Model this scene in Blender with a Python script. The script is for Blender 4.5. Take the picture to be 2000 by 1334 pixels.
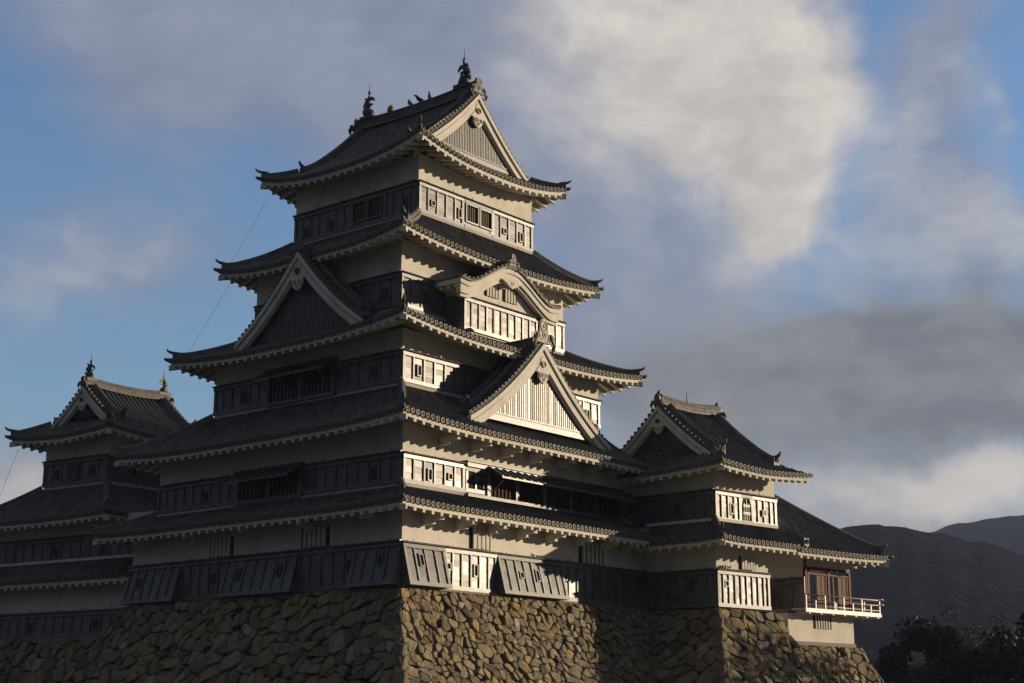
import bpy, math, random
from math import radians as R, sin, cos, pi, sqrt
from mathutils import Vector, Matrix, noise
random.seed(11)
scn = bpy.context.scene
for o in list(bpy.data.objects): bpy.data.objects.remove(o)

# ------------------------------------------------------------------ camera
cam = bpy.data.objects.new('camera', bpy.data.cameras.new('camera'))
scn.collection.objects.link(cam)
cam.location = (-42.07, -39.92, -4.95)
cam.rotation_euler = (R(90 + 13.877), 0, R(39.40 - 90))
cam.data.sensor_width = 36; cam.data.lens = 53.93
cam.data.clip_start = .5; cam.data.clip_end = 9000
scn.camera = cam

# ------------------------------------------------------------------ light
SUN_EL, SUN_AZ = 10.5, -36.5          # azimuth measured from +X, counter-clockwise
sd = Vector((cos(R(SUN_EL)) * cos(R(SUN_AZ)), cos(R(SUN_EL)) * sin(R(SUN_AZ)), sin(R(SUN_EL))))
sun = bpy.data.objects.new('sun', bpy.data.lights.new('sun', 'SUN'))
scn.collection.objects.link(sun)
sun.data.energy = 4.8; sun.data.angle = R(.5); sun.data.color = (1, .80, .56)
sun.rotation_euler = sd.to_track_quat('Z', 'Y').to_euler()
scn.view_settings.view_transform = 'Standard'; scn.view_settings.look = 'None'
scn.view_settings.exposure = 0; scn.view_settings.gamma = 1

# ------------------------------------------------------------------ node helper
class NT:
    def __init__(s, tree): s.t = tree; s.n = tree.nodes; s.l = tree.links
    def node(s, typ, **k):
        n = s.n.new(typ)
        for a, b in k.items(): setattr(n, a, b)
        return n
    def put(s, sock, val):
        if hasattr(val, 'bl_idname') or hasattr(val, 'is_linked'): s.l.new(val, sock)
        else: sock.default_value = val
    def math(s, op, a, b=None, c=None, clamp=False):
        n = s.node('ShaderNodeMath', operation=op); n.use_clamp = clamp
        s.put(n.inputs[0], a)
        if b is not None: s.put(n.inputs[1], b)
        if c is not None: s.put(n.inputs[2], c)
        return n.outputs[0]
    def vmath(s, op, a, b=None):
        n = s.node('ShaderNodeVectorMath', operation=op); s.put(n.inputs[0], a)
        if b is not None: s.put(n.inputs[1], b)
        return n.outputs[0]
    def noise(s, vec, scale, detail=4, rough=.55, dist=0):
        n = s.node('ShaderNodeTexNoise'); n.inputs['Scale'].default_value = scale
        n.inputs['Detail'].default_value = detail; n.inputs['Roughness'].default_value = rough
        n.inputs['Distortion'].default_value = dist
        if vec is not None: s.put(n.inputs['Vector'], vec)
        return n.outputs
    def ramp(s, fac, stops, interp='LINEAR'):
        n = s.node('ShaderNodeValToRGB'); e = n.color_ramp.elements; n.color_ramp.interpolation = interp
        while len(e) < len(stops): e.new(.5)
        for i, (p, c) in enumerate(stops):
            e[i].position = p; e[i].color = (c[0], c[1], c[2], 1) if not isinstance(c, (int, float)) else (c, c, c, 1)
        s.put(n.inputs[0], fac); return n.outputs[0]
    def mix(s, fac, a, b, mode='MIX'):
        n = s.node('ShaderNodeMix', data_type='RGBA', blend_type=mode)
        s.put(n.inputs[0], fac); 
        for i, v in ((6, a), (7, b)):
            if isinstance(v, tuple): n.inputs[i].default_value = (*v[:3], 1)
            else: s.l.new(v, n.inputs[i])
        return n.outputs[2]
    def sstep(s, x, a, b):
        n = s.node('ShaderNodeMapRange', interpolation_type='SMOOTHSTEP')
        s.put(n.inputs[0], x); n.inputs[1].default_value = a; n.inputs[2].default_value = b
        return n.outputs[0]

# ------------------------------------------------------------------ world: sky with drifting cloud
w = bpy.data.worlds.new('World'); scn.world = w; w.use_nodes = True
q = NT(w.node_tree); q.n.clear()
sky = q.node('ShaderNodeTexSky', sky_type='NISHITA'); sky.sun_disc = False
sky.sun_elevation = R(SUN_EL); sky.sun_rotation = R(90 - SUN_AZ)
sky.air_density = 1.25; sky.dust_density = .3; sky.ozone_density = 3.5
bgs = q.node('ShaderNodeBackground'); q.l.new(q.mix(1.0, sky.outputs[0], (1.12, 1.11, 1.25), 'MULTIPLY'), bgs.inputs[0]); bgs.inputs[1].default_value = .15
tc = q.node('ShaderNodeTexCoord'); dirv = tc.outputs['Generated']
wn = q.noise(dirv, 6.0, 5, .6)
warp = q.vmath('MULTIPLY', q.vmath('SUBTRACT', wn[1], (.5, .5, .5)), (.16, .16, .10))
dw = q.vmath('ADD', dirv, warp)
sx = q.node('ShaderNodeSeparateXYZ'); q.l.new(dw, sx.inputs[0])
az = q.math('MULTIPLY', q.math('ARCTAN2', sx.outputs[1], sx.outputs[0]), 180 / pi)
el = q.math('MULTIPLY', q.math('ARCSINE', sx.outputs[2]), 180 / pi)
def blob(a, e, sa, se, rot, amp):
    c, s_ = cos(R(rot)), sin(R(rot))
    da = q.math('SUBTRACT', az, a); de = q.math('SUBTRACT', el, e)
    u = q.math('DIVIDE', q.math('ADD', q.math('MULTIPLY', da, c), q.math('MULTIPLY', de, s_)), sa)
    v = q.math('DIVIDE', q.math('SUBTRACT', q.math('MULTIPLY', de, c), q.math('MULTIPLY', da, s_)), se)
    r2 = q.math('ADD', q.math('MULTIPLY', u, u), q.math('MULTIPLY', v, v))
    return q.math('MULTIPLY', q.math('EXPONENT', q.math('MULTIPLY', r2, -1.0)), amp)
def total(bl):
    t = None
    for b in bl:
        x = blob(*b); t = x if t is None else q.math('ADD', t, x)
    return t
# (azimuth, elevation, half-width, half-height, tilt, amount) in degrees; low numbers of azimuth lie to the right
BRIGHT = [(29.3, 25.5, 4.6, 4.6, 0, 1.15), (29.2, 20.8, 3.6, 3.6, 0, .85), (28.8, 18.0, 2.8, 1.7, 0, .55), (33.4, 22.6, 4.2, 4.0, 0, .72), (36.8, 25.0, 4.0, 2.8, 0, .62), (31.0, 17.4, 3.4, 1.8, 0, .36),
          (25.0, 22.5, 1.3, 2.4, 0, .34), (20.6, 17.0, 2.8, 1.7, 15, .95), (22.8, 21.0, 1.2, 2.6, 20, .50), (19.8, 21.4, 1.3, 3.0, 0, .68), (24.2, 15.9, 2.6, 1.1, 25, .65), (26.2, 14.6, 2.4, .9, 20, .45),
          (26.2, 8.2, 5.4, 1.2, 0, .62), (22.4, 8.4, 4.2, 1.25, 0, 1.0), (20.6, 9.0, 2.2, .9, 0, .6), (53.9, 17.0, 3.8, 1.6, 12, .62), (56.8, 15.0, 2.6, 1.3, 0, .42), (51.0, 19.3, 2.2, 1.2, -20, .42), (57.3, 8.0, 4.2, 1.9, 0, .8), (47.3, 14.8, 2.6, 1.3, 0, .28), (50, 7, 9, 1.4, 0, .45)]
GREY = [(23.2, 12.4, 6.0, 2.0, 8, 1.05), (28.8, 12.4, 4.8, 2.2, 0, .85), (20.6, 14.0, 3.0, 1.5, 12, .7), (33.0, 12.4, 3.6, 2.0, 0, .50), (27.0, 9.9, 4.6, 1.1, 0, .55), (21.9, 10.5, 3.4, 1.0, 0, .7)]
VEIL = [(51.6, 26.2, 8.0, 3.6, -5, .82), (45.6, 24.6, 9.0, 4.6, 0, 1.0), (38.3, 21.4, 5.2, 5.0, 0, .85), (33.0, 17.5, 4.4, 3.0, 0, .5), (54.1, 16.3, 6.0, 2.6, 0, .72), (35.5, 13.0, 6.0, 3.2, 0, .72), (24.2, 10.9, 8.5, 4.6, 0, 1.1),
        (21.5, 17.4, 3.6, 2.8, 0, .62), (56.2, 8.1, 6.0, 2.6, 0, 1.0), (22.6, 21.8, 2.4, 3.8, 20, .78), (20.6, 24.5, 1.6, 2.4, 0, .5), (41.5, 26.4, 10.4, 3.0, 0, .7), (44, 5, 30, 2.6, 0, .9)]
cv = q.vmath('ADD', q.vmath('MULTIPLY', dirv, (1, 1, 1.9)), q.vmath('MULTIPLY', q.vmath('SUBTRACT', q.noise(dirv, 11.0, 3, .5)[1], (.5, .5, .5)), (.07, .07, .07)))
fb = q.noise(cv, 7.5, 9, .59)[0]
fbs = q.noise(q.vmath('ADD', cv, (.018, -.020, .016)), 7.5, 9, .59)[0]      # the same field a step toward the sun
fbl = q.noise(cv, 4.0, 3, .5)[0]
jit = q.math('MULTIPLY', q.math('SUBTRACT', fb, .5), 2.3)
jit2 = q.math('MULTIPLY', q.math('SUBTRACT', fbl, .5), 1.7)
relief = q.math('MULTIPLY', q.math('SUBTRACT', fb, fbs), 1.7)
both = q.math('ADD', q.math('MULTIPLY', jit, .42), q.math('MULTIPLY', jit2, .30))
bright = q.sstep(q.math('ADD', total(BRIGHT), both), .08, 1.25)
grey = q.sstep(q.math('ADD', total(GREY), q.math('MULTIPLY', both, .9)), .10, 1.02)
veil = q.sstep(q.math('ADD', total(VEIL), both), .05, .92)
vcol = q.mix(q.sstep(el, 7.0, 20.0), (.33, .335, .375), (.265, .295, .395))
vcol = q.mix(q.sstep(q.math('ADD', relief, q.math('MULTIPLY', jit2, .5)), -.35, .5), q.mix(1.0, vcol, (.84, .86, .90), 'MULTIPLY'), q.mix(1.0, vcol, (1.26, 1.20, 1.12), 'MULTIPLY'))
bcol = q.mix(q.sstep(relief, -.30, .32), (.54, .50, .48), (.76, .705, .655))
gcol = q.mix(q.sstep(q.math('ADD', q.math('MULTIPLY', relief, .9), q.math('MULTIPLY', jit2, .7)), -.55, .60), (.122, .132, .160), (.33, .325, .33))
col = q.mix(bright, vcol, bcol)
col = q.mix(q.math('MULTIPLY', grey, .93), col, gcol)
cover = q.math('MAXIMUM', q.math('MAXIMUM', bright, q.math('MULTIPLY', grey, .96)), q.math('MULTIPLY', veil, .88))
# broken dark cloud deck added over the unseen sky to dim the ambient light
dt = q.node('ShaderNodeVectorMath', operation='DOT_PRODUCT'); q.l.new(dirv, dt.inputs[0]); dt.inputs[1].default_value = (.755, .620, .21)
deck = q.math('SUBTRACT', 1.0, q.sstep(q.math('ADD', dt.outputs['Value'], q.math('MULTIPLY', jit2, .04)), .80, .915))
dcol = q.mix(q.sstep(q.math('ADD', jit, .5), .2, 1.0), (.082, .100, .142), (.185, .200, .230))
hz_ = q.math('ADD', .12, q.math('MULTIPLY', q.sstep(el, 1.0, 28.0), .88))     # deck darkened near the horizon in place of surrounding hills, cutting low light
dcol = q.mix(hz_, (.004, .005, .007), dcol)
col = q.mix(deck, col, dcol); cover = q.math('MAXIMUM', cover, q.math('MULTIPLY', deck, .97))
bgc = q.node('ShaderNodeBackground'); q.l.new(col, bgc.inputs[0]); bgc.inputs[1].default_value = 1.0
mx = q.node('ShaderNodeMixShader'); q.l.new(cover, mx.inputs[0]); q.l.new(bgs.outputs[0], mx.inputs[1]); q.l.new(bgc.outputs[0], mx.inputs[2])
wo = q.node('ShaderNodeOutputWorld'); q.l.new(mx.outputs[0], wo.inputs[0])

# ------------------------------------------------------------------ materials
def mat(name):
    m = bpy.data.materials.new(name); m.use_nodes = True
    k = NT(m.node_tree); b = k.n['Principled BSDF']; return m, k, b
def bump(k, b, h, strength, dist=.02):
    n = k.node('ShaderNodeBump'); n.inputs['Strength'].default_value = strength; n.inputs['Distance'].default_value = dist
    k.put(n.inputs['Height'], h); k.l.new(n.outputs[0], b.inputs['Normal'])
def objco(k): return k.node('ShaderNodeTexCoord').outputs['Object']
def island(k): return k.node('ShaderNodeNewGeometry').outputs['Random Per Island']

def plaster_mat(name, base, stain):
    m, k, b = mat(name); oc = objco(k)
    streak = k.noise(k.vmath('MULTIPLY', oc, (1.5, 1.5, .30)), 1.3, 8, .72, .6)[0]
    blot = k.noise(oc, .9, 5, .6)[0]
    c = k.mix(k.sstep(blot, .42, .72), base, stain)
    c = k.mix(k.math('MULTIPLY', k.sstep(streak, .50, .74), .55), c, tuple(x * .70 for x in stain))
    c = k.mix(k.math('MULTIPLY', k.sstep(k.noise(oc, 3.4, 8, .72)[0], .56, .70), .40), c, tuple(x * .60 for x in stain))
    k.l.new(c, b.inputs['Base Color']); b.inputs['Roughness'].default_value = .85
    bump(k, b, k.noise(oc, 5, 6, .6)[0], .25, .03); return m
PLASTER = plaster_mat('lime_plaster', (.74, .70, .62), (.62, .58, .50))

def lacquer_mat():
    m, k, b = mat('black_lacquered_boards'); oc = objco(k); ri = island(k)
    grain = k.noise(k.vmath('MULTIPLY', oc, (1.2, 1.2, 14)), 3.0, 6, .65)[0]
    worn = k.noise(oc, 1.7, 5, .65)[0]
    c = k.mix(k.sstep(worn, .45, .75), (.058, .060, .067), (.165, .160, .150))
    c = k.mix(k.math('MULTIPLY', ri, .5), c, (.11, .11, .112))
    k.l.new(c, b.inputs['Base Color'])
    rg = k.math('ADD', k.math('MULTIPLY', grain, .22), k.math('MULTIPLY', ri, .14))
    k.l.new(k.math('ADD', rg, .27), b.inputs['Roughness'])
    b.inputs['Specular IOR Level'].default_value = .92
    bump(k, b, k.math('ADD', grain, k.math('MULTIPLY', worn, .6)), .35, .012); return m
LACQ = lacquer_mat()
SOFFIT = plaster_mat('shade_darkened_soffit', (.26, .235, .20), (.20, .18, .155))  # plaster soffit with the under-eave shade put into its colour
MORTAR = plaster_mat('grey_lime_mortar', (.46, .45, .42), (.34, .33, .30))

def tile_mat(name, lo, hi, lichen, stripes=False):
    m, k, b = mat(name); oc = objco(k)
    uv = k.node('ShaderNodeUVMap').outputs[0]
    sp = k.node('ShaderNodeSeparateXYZ'); k.l.new(uv, sp.inputs[0])
    fu = k.math('FLOOR', k.math('ADD', sp.outputs[0], .28)); vv = k.math('MULTIPLY', sp.outputs[1], 4.2); fv = k.math('FLOOR', vv)
    cx = k.node('ShaderNodeCombineXYZ'); k.l.new(fu, cx.inputs[0]); k.l.new(fv, cx.inputs[1])
    wnz = k.node('ShaderNodeTexWhiteNoise', noise_dimensions='2D'); k.l.new(cx.outputs[0], wnz.inputs['Vector'])
    c = k.mix(wnz.outputs[0], lo, hi)
    c = k.mix(k.math('MULTIPLY', k.sstep(k.noise(oc, 2.2, 6, .7)[0], .50, .72), .6), c, lichen)
    cov = k.math('FRACT', k.math('ADD', sp.outputs[0], 100.02))
    cm = k.math('MULTIPLY', k.sstep(cov, .46, .60), k.math('SUBTRACT', 1.0, k.sstep(cov, .90, .99)))
    c = k.mix(cm, k.mix(1.0, c, (.80, .80, .80), 'MULTIPLY'), k.mix(1.0, c, (1.38, 1.36, 1.28), 'MULTIPLY')) if stripes else c
    k.l.new(c, b.inputs['Base Color']); b.inputs['Roughness'].default_value = .55
    k.l.new(k.math('ADD', .38, k.math('MULTIPLY', k.noise(oc, 6, 3)[0], .35)), b.inputs['Roughness'])
    saw = k.math('FRACT', vv)
    bump(k, b, k.math('ADD', k.math('MULTIPLY', saw, -.8), k.math('MULTIPLY', k.noise(oc, 9, 4)[0], .5)), .7, .03); return m
TILE = tile_mat('smoked_roof_tile', (.046, .045, .048), (.100, .096, .094), (.18, .16, .11), True)
CAP = tile_mat('weathered_tile_end', (.13, .118, .09), (.23, .21, .16), (.30, .27, .20))
RIDGE = tile_mat('ridge_tile', (.065, .064, .066), (.15, .142, .125), (.24, .21, .14))

def simple(name, c, rough=.6, spec=.5, var=.25, scale=3, bmp=.2):
    m, k, b = mat(name); oc = objco(k)
    n = k.noise(oc, scale, 5, .6)[0]
    k.l.new(k.mix(n, tuple(x * (1 - var) for x in c), tuple(min(1, x * (1 + var)) for x in c)), b.inputs['Base Color'])
    b.inputs['Roughness'].default_value = rough; b.inputs['Specular IOR Level'].default_value = spec
    if bmp: bump(k, b, k.noise(oc, scale * 4, 4)[0], bmp, .02)
    return m
VOID = simple('dark_interior', (.035, .034, .035), .9, .1, .2)
IRON = simple('dark_bronze', (.045, .05, .045), .5)
REDDARK = simple('dark_red_bars', (.085, .028, .016), .7, .2)
RED = simple('vermilion_lacquer', (.14, .042, .022), .65, .25)
RAIL = simple('glare_paled_lacquer', (.60, .49, .46), .32, .6, .12)  # vermilion lacquer with its sun glare painted in as pale pink
SHUT = simple('bare_wood_slats', (.17, .085, .036), .65, .3, .3, 5)
TIMBER = simple('old_timber', (.20, .16, .11), .7, .3, .3, 4)
FEATHER = simple('black_feather', (.012, .012, .014), .45, .5)
PIGEON = simple('grey_feather', (.06, .06, .07), .6, .4)
RUST = simple('rusty_copper', (.26, .13, .055), .6)

def stone_mat():
    m, k, b = mat('quarry_stone'); oc = objco(k); ri = island(k)
    c = k.ramp(ri, [(0, (.12, .098, .065)), (.2, (.29, .222, .110)), (.38, (.205, .175, .118)), (.55, (.38, .265, .115)), (.7, (.24, .205, .130)), (.84, (.36, .28, .160)), (.95, (.26, .235, .185)), (1, (.44, .40, .31))])
    v = k.noise(oc, 2.6, 8, .7)[0]
    c = k.mix(k.math('MULTIPLY', k.sstep(v, .42, .66), .60), c, (.085, .078, .066))
    c = k.mix(k.math('MULTIPLY', k.sstep(k.noise(oc, 7, 6, .7)[0], .58, .74), .5), c, (.40, .37, .30))
    k.l.new(c, b.inputs['Base Color']); b.inputs['Roughness'].default_value = .9
    h = k.math('ADD', k.noise(oc, 4.5, 9, .7)[0], k.math('MULTIPLY', k.noise(oc, 16, 6, .7)[0], .4))
    bump(k, b, h, .9, .07); return m
STONE = stone_mat()
GAP = simple('packing_stones', (.030, .026, .022), .95, .1, .5, 12, .8)

# ------------------------------------------------------------------ mesh builder
class MB:
    def __init__(s): s.v = []; s.f = []; s.m = []; s.uv = None; s.sm = []
    def add(s, vs, fs, mi=0, uv=None, smooth=False):
        o = len(s.v); s.v += [tuple(p) for p in vs]
        for f in fs: s.f.append(tuple(i + o for i in f)); s.m.append(mi); s.sm.append(smooth)
        if uv is not None:
            if s.uv is None: s.uv = {}
            for i, t in enumerate(uv): s.uv[o + i] = t
    def hexa(s, p, mi=0):   # p: 8 points, bottom 4 ring then top 4 ring
        s.add(p, [(3, 2, 1, 0), (4, 5, 6, 7), (0, 1, 5, 4), (1, 2, 6, 5), (2, 3, 7, 6), (3, 0, 4, 7)], mi)
    def box(s, c, ax, ay, az, mi=0):   # centre, three half vectors
        c = Vector(c); ax = Vector(ax); ay = Vector(ay); az = Vector(az)
        s.hexa([c - ax - ay - az, c + ax - ay - az, c + ax + ay - az, c - ax + ay - az,
                c - ax - ay + az, c + ax - ay + az, c + ax + ay + az, c - ax + ay + az], mi)
    def b2(s, x0, x1, y0, y1, z0, z1, mi=0):
        s.hexa([(x0, y0, z0), (x1, y0, z0), (x1, y1, z0), (x0, y1, z0), (x0, y0, z1), (x1, y0, z1), (x1, y1, z1), (x0, y1, z1)], mi)
    def sweep(s, path, sec, mi=0, side=None, scale=None, smooth=False, cap=True):
        """sweep a closed 2-D section (across, up) along a path; up stays near +Z"""
        P = [Vector(p) for p in path]; n = len(P); rings = []; k = len(sec); vs = []
        for i in range(n):
            t = (P[min(i + 1, n - 1)] - P[max(i - 1, 0)]).normalized()
            a = Vector(side) if side is not None else t.cross(Vector((0, 0, 1)))
            if a.length < 1e-4: a = Vector((1, 0, 0))
            a.normalize(); u = a.cross(t).normalized()
            sc = scale[i] if scale else 1
            for (x, y) in sec: vs.append(P[i] + a * x * sc + u * y * sc)
        fs = []
        for i in range(n - 1):
            for j in range(k):
                j2 = (j + 1) % k; fs.append((i * k + j, i * k + j2, (i + 1) * k + j2, (i + 1) * k + j))
        if cap: fs.append(tuple(range(k - 1, -1, -1))); fs.append(tuple((n - 1) * k + j for j in range(k)))
        uv = [(i % k, i // k * .3) for i in range(len(vs))]
        s.add(vs, fs, mi, uv, smooth)
    def tube(s, path, r, k=8, mi=0, smooth=True):
        rr = r if isinstance(r, (list, tuple)) else [r] * len(path)
        s.sweep(path, [(cos(2 * pi * j / k), sin(2 * pi * j / k)) for j in range(k)], mi, None, rr, smooth)
    def disc(s, c, nrm, up, r, th=.05, k=10, mi=0, mj=None):   # round tile end with a raised rim and a boss
        c = Vector(c); n = Vector(nrm).normalized(); u = Vector(up); u = (u - n * u.dot(n)).normalized(); a = n.cross(u)
        rings = [(r, -th), (r, 0), (r * .78, 0), (r * .68, -.03), (r * .34, -.03), (r * .18, .0)]
        vs = []
        for (rad, off) in rings:
            for j in range(k):
                t = 2 * pi * j / k; vs.append(c + (a * cos(t) + u * sin(t)) * rad + n * off)
        vs.append(c + n * .004); fs = []
        for i in range(len(rings) - 1):
            for j in range(k):
                j2 = (j + 1) % k; fs.append((i * k + j, i * k + j2, (i + 1) * k + j2, (i + 1) * k + j))
        L = (len(rings) - 1) * k
        for j in range(k): fs.append((L + j, L + (j + 1) % k, len(vs) - 1))
        nf = len(s.f); s.add(vs, fs, mi, [(0, 0)] * len(vs))
        if mj is not None:
            for i in list(range(k)) + list(range(2 * k, 4 * k)): s.m[nf + i] = mj
    def prism(s, pts, off, mi=0):   # planar polygon extruded by vector
        n = len(pts); P = [Vector(p) for p in pts]; o = Vector(off)
        fs = [tuple(range(n - 1, -1, -1)), tuple(range(n, 2 * n))]
        for i in range(n): fs.append((i, (i + 1) % n, n + (i + 1) % n, n + i))
        s.add(P + [p + o for p in P], fs, mi)

class Frame:   # local plan axes of a building (its walls need not be square)
    def __init__(s, o, ex, ey):
        s.o = Vector(o); s.ex = Vector((*ex, 0)); s.ey = Vector((*ey, 0))
    def __call__(s, p): return s.ex * p[0] + s.ey * p[1] + Vector((0, 0, p[2]))

def obj(name, mb, mats, parent=None, fr=None, label=None, kind=None):
    me = bpy.data.meshes.new(name)
    vs = [fr(p) for p in mb.v] if fr else mb.v
    me.from_pydata(vs, [], mb.f)
    mats = mats if isinstance(mats, (list, tuple)) else [mats]
    for m in mats: me.materials.append(m)
    me.polygons.foreach_set('material_index', mb.m)
    me.polygons.foreach_set('use_smooth', mb.sm)
    if mb.uv is not None:
        ul = me.uv_layers.new(name='UVMap'); vi = [0] * len(me.loops); me.loops.foreach_get('vertex_index', vi)
        flat = []
        for i in vi: t = mb.uv.get(i, (0, 0)); flat += [t[0], t[1]]
        ul.data.foreach_set('uv', flat)
    me.update()
    o = bpy.data.objects.new(name, me); scn.collection.objects.link(o)
    if parent is not None: o.parent = parent
    if label: o['label'] = label
    if kind: o['kind'] = kind
    return o
def thing(name, label, cat, loc=(0, 0, 0), group=None):
    o = bpy.data.objects.new(name, None); scn.collection.objects.link(o); o.location = loc
    o.empty_display_size = .5
    o['label'] = label; o['category'] = cat
    if group: o['group'] = group
    return o
def tag(o, label, cat, group=None):
    o['label'] = label; o['category'] = cat
    if group: o['group'] = group
    return o

V2 = lambda x, y, z=0: Vector((x, y, 0))
PITCH = .282
PROF = [(0, 0), (.22, -.022), (.45, 0), (.53, .072), (.725, .108), (.92, .072)]   # pan and cover tile across one pitch
HIPSEC = [(-.17, -.05), (.17, -.05), (.15, .10), (.10, .12), (.10, .20), (.06, .27), (0, .295), (-.06, .27), (-.10, .20), (-.10, .12), (-.15, .10)]

class Roof:
    """tiled roof part of a building; collects its sub-parts"""
    def __init__(s, B, fh=.13, fr=None):
        s.B = B; s.t = MB(); s.d = MB(); s.f = MB(); s.r = MB(); s.fh = fh; s.hips = []; s.extra = []
    def side(s, A, e, n, L, D, zf, ov, rA=None, rB=None, G=None, rows=8, N=None, lf=.25, S=2.0, eave=True, rows_d=True, ra_sp=.49, u_lim=None):
        A = V2(*A); e = V2(*e); n = V2(*n); N = N or D
        np_ = max(1, round(L / PITCH)); p = L / np_
        def lift(u, d):
            x = 0
            for r, uu in ((rA, u), (rB, L - u)):
                if r: x = max(x, max(0, 1 - uu * r / N / S) ** 2.2)
            return lf * x * max(0, 1 - d / (N * 1.6))
        def Z(u, d): return zf(d) + lift(u, d)
        def dmax(u):
            m = D
            for r, uu in ((rA, u), (rB, L - u)):
                if r and (G is None or uu < G): m = min(m, max(0, uu) * r)
            return m
        s.Z = Z
        cols = []
        for i in range(np_):
            for (fx, h) in PROF: cols.append(((i + fx) * p, h))
        cols.append((L, 0))
        if G is not None:   # an exact column pair at each gable plane
            cols += [(G - .002, 0), (G, 0), (L - G, 0), (L - G + .002, 0)]; cols.sort()
        vs = []; uv = []; fs = []; k = rows + 1
        for (u, h) in cols:
            dm = dmax(u)
            for j in range(k):
                d = dm * j / rows; P = A + e * u + n * d
                vs.append((P.x, P.y, Z(u, d) + h)); uv.append((u / p, d))
        for i in range(len(cols) - 1):
            for j in range(rows):
                a = i * k + j; fs.append((a, a + k, a + k + 1, a + 1))
        s.t.add(vs, fs, 0, uv)
        if not eave: return
        # tile edge (drop) below the pan tiles
        vs = []; fs = []; uv = []
        for (u, h) in cols:
            P = A + e * u; z = Z(u, 0) + h
            Q = P + n * .12
            vs += [(P.x, P.y, z), (P.x, P.y, z - .05 - max(0, h * .8)), (Q.x, Q.y, Z(u, 0) - .055)]; uv += [(u / p, 0)] * 3
        for i in range(len(cols) - 1):
            a = i * 3; fs += [(a, a + 1, a + 4, a + 3), (a + 1, a + 2, a + 5, a + 4)]
        s.d.add(vs, fs, 1, uv)
        for i in range(np_):
            u = (i + .725) * p; P = A + e * u - n * .02
            P = P - n * .03; s.d.disc((P.x, P.y, Z(u, 0) + .016), -n, (0, 0, 1), .104, .09, 12, 0, 1)
        # eave boards
        us = [L * i / max(4, int(L / .5)) for i in range(max(4, int(L / .5)) + 1)]
        for (d0, d1, t0, t1) in ((.035, .10, .045, .085), (.075, .16, .10, .10 + s.fh)):
            vs = []; fs = []
            for u in us:
                u2 = min(max(u, d0 if rA else 0), L - (d0 if rB else 0)); u3 = min(max(u, d1 if rA else 0), L - (d1 if rB else 0))
                z = Z(u, 0); a = A + e * u2 + n * d0; b = A + e * u3 + n * d1
                vs += [(a.x, a.y, z - t0), (a.x, a.y, z - t1), (b.x, b.y, z - t1), (b.x, b.y, z - t0)]
            for i in range(len(us) - 1):
                for j in range(4): fs.append((i * 4 + j, i * 4 + (j + 1) % 4, i * 4 + 4 + (j + 1) % 4, i * 4 + 4 + j))
            fs += [(0, 1, 2, 3), tuple(len(vs) - 4 + j for j in (3, 2, 1, 0))]
            s.f.add(vs, fs)
        # soffit
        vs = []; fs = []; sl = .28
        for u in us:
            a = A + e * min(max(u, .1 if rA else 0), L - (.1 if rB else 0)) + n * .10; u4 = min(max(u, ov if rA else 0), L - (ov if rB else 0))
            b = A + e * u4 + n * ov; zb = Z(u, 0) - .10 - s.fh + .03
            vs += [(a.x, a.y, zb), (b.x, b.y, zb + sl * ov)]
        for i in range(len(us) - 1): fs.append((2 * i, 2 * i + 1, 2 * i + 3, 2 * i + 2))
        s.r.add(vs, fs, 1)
        # rafters
        nr = max(2, round(L / ra_sp))
        for i in range(nr):
            u = (i + .5) * L / nr
            ln = min([ov] + [x for x, r in ((u, rA), (L - u, rB)) if r])
            if ln < .22: continue
            zb = Z(u, 0) - .10 - s.fh
            a = A + e * u + n * .078; b = A + e * u + n * ln; hw = e * .072; zz = sl * (ln - .078)
            s.r.hexa([Vector((*(a - hw).xy, zb - .125)), Vector((*(a + hw).xy, zb - .125)), Vector((*(b + hw).xy, zb - .125 + zz)), Vector((*(b - hw).xy, zb - .125 + zz)),
                      Vector((*(a - hw).xy, zb + .04)), Vector((*(a + hw).xy, zb + .04)), Vector((*(b + hw).xy, zb + .04 + zz)), Vector((*(b - hw).xy, zb + .04 + zz))])
    def hip(s, P0, P1, zf, D, lf, N, S=2.0, ov=1.2, tip=True, wallc=None):
        """hip ridge from the eave corner P0 up to P1 (plan points); D = depth of the side along which zf runs"""
        P0 = V2(*P0); P1 = V2(*P1); m = MB(); pts = []; n = 12
        dirn = (P1 - P0).normalized()
        def zz(t):
            d = t * D
            return zf(d) + lf * max(0, 1 - d / N / S) ** 2.2 * max(0, 1 - d / (N * 1.6))
        for i in range(n + 1):
            t = i / n; t = .06 + .94 * t
            P = P0 + (P1 - P0) * t; pts.append(Vector((P.x, P.y, zz(t) + .03 + .16 * max(0, 1 - t * 4) ** 2)))
        m.sweep(pts, HIPSEC, 0)
        # end plate and up-curled end tile
        a = pts[0]; sidev = Vector((-dirn.y, dirn.x, 0))
        if tip:
            hor = [a + Vector((dirn.x * x, dirn.y * x, z)) for x, z in ((.25, .20), (0, .23), (-.16, .26), (-.29, .32), (-.37, .41))]
            m.tube(hor, [.075, .08, .07, .055, .03], 7)
            m.box(a + Vector((-dirn.x * .03, -dirn.y * .03, .10)), sidev * .17, dirn * .04, (0, 0, .16))
            c = P0 - dirn * .03; zc = zz(0)
            low = [Vector((c.x + dirn.x * x, c.y + dirn.y * x, zc + z)) for x, z in ((.45, .10), (.15, .05), (-.08, .06), (-.20, .12))]
            m.tube(low, [.10, .10, .09, .05], 8)
        s.hips.append(m)
        # hip rafter carrying the corner
        zb = zz(0) - .10 - s.fh
        a0 = P0 + dirn * .02; b0 = P0 + dirn * (ov * 1.45)
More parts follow.
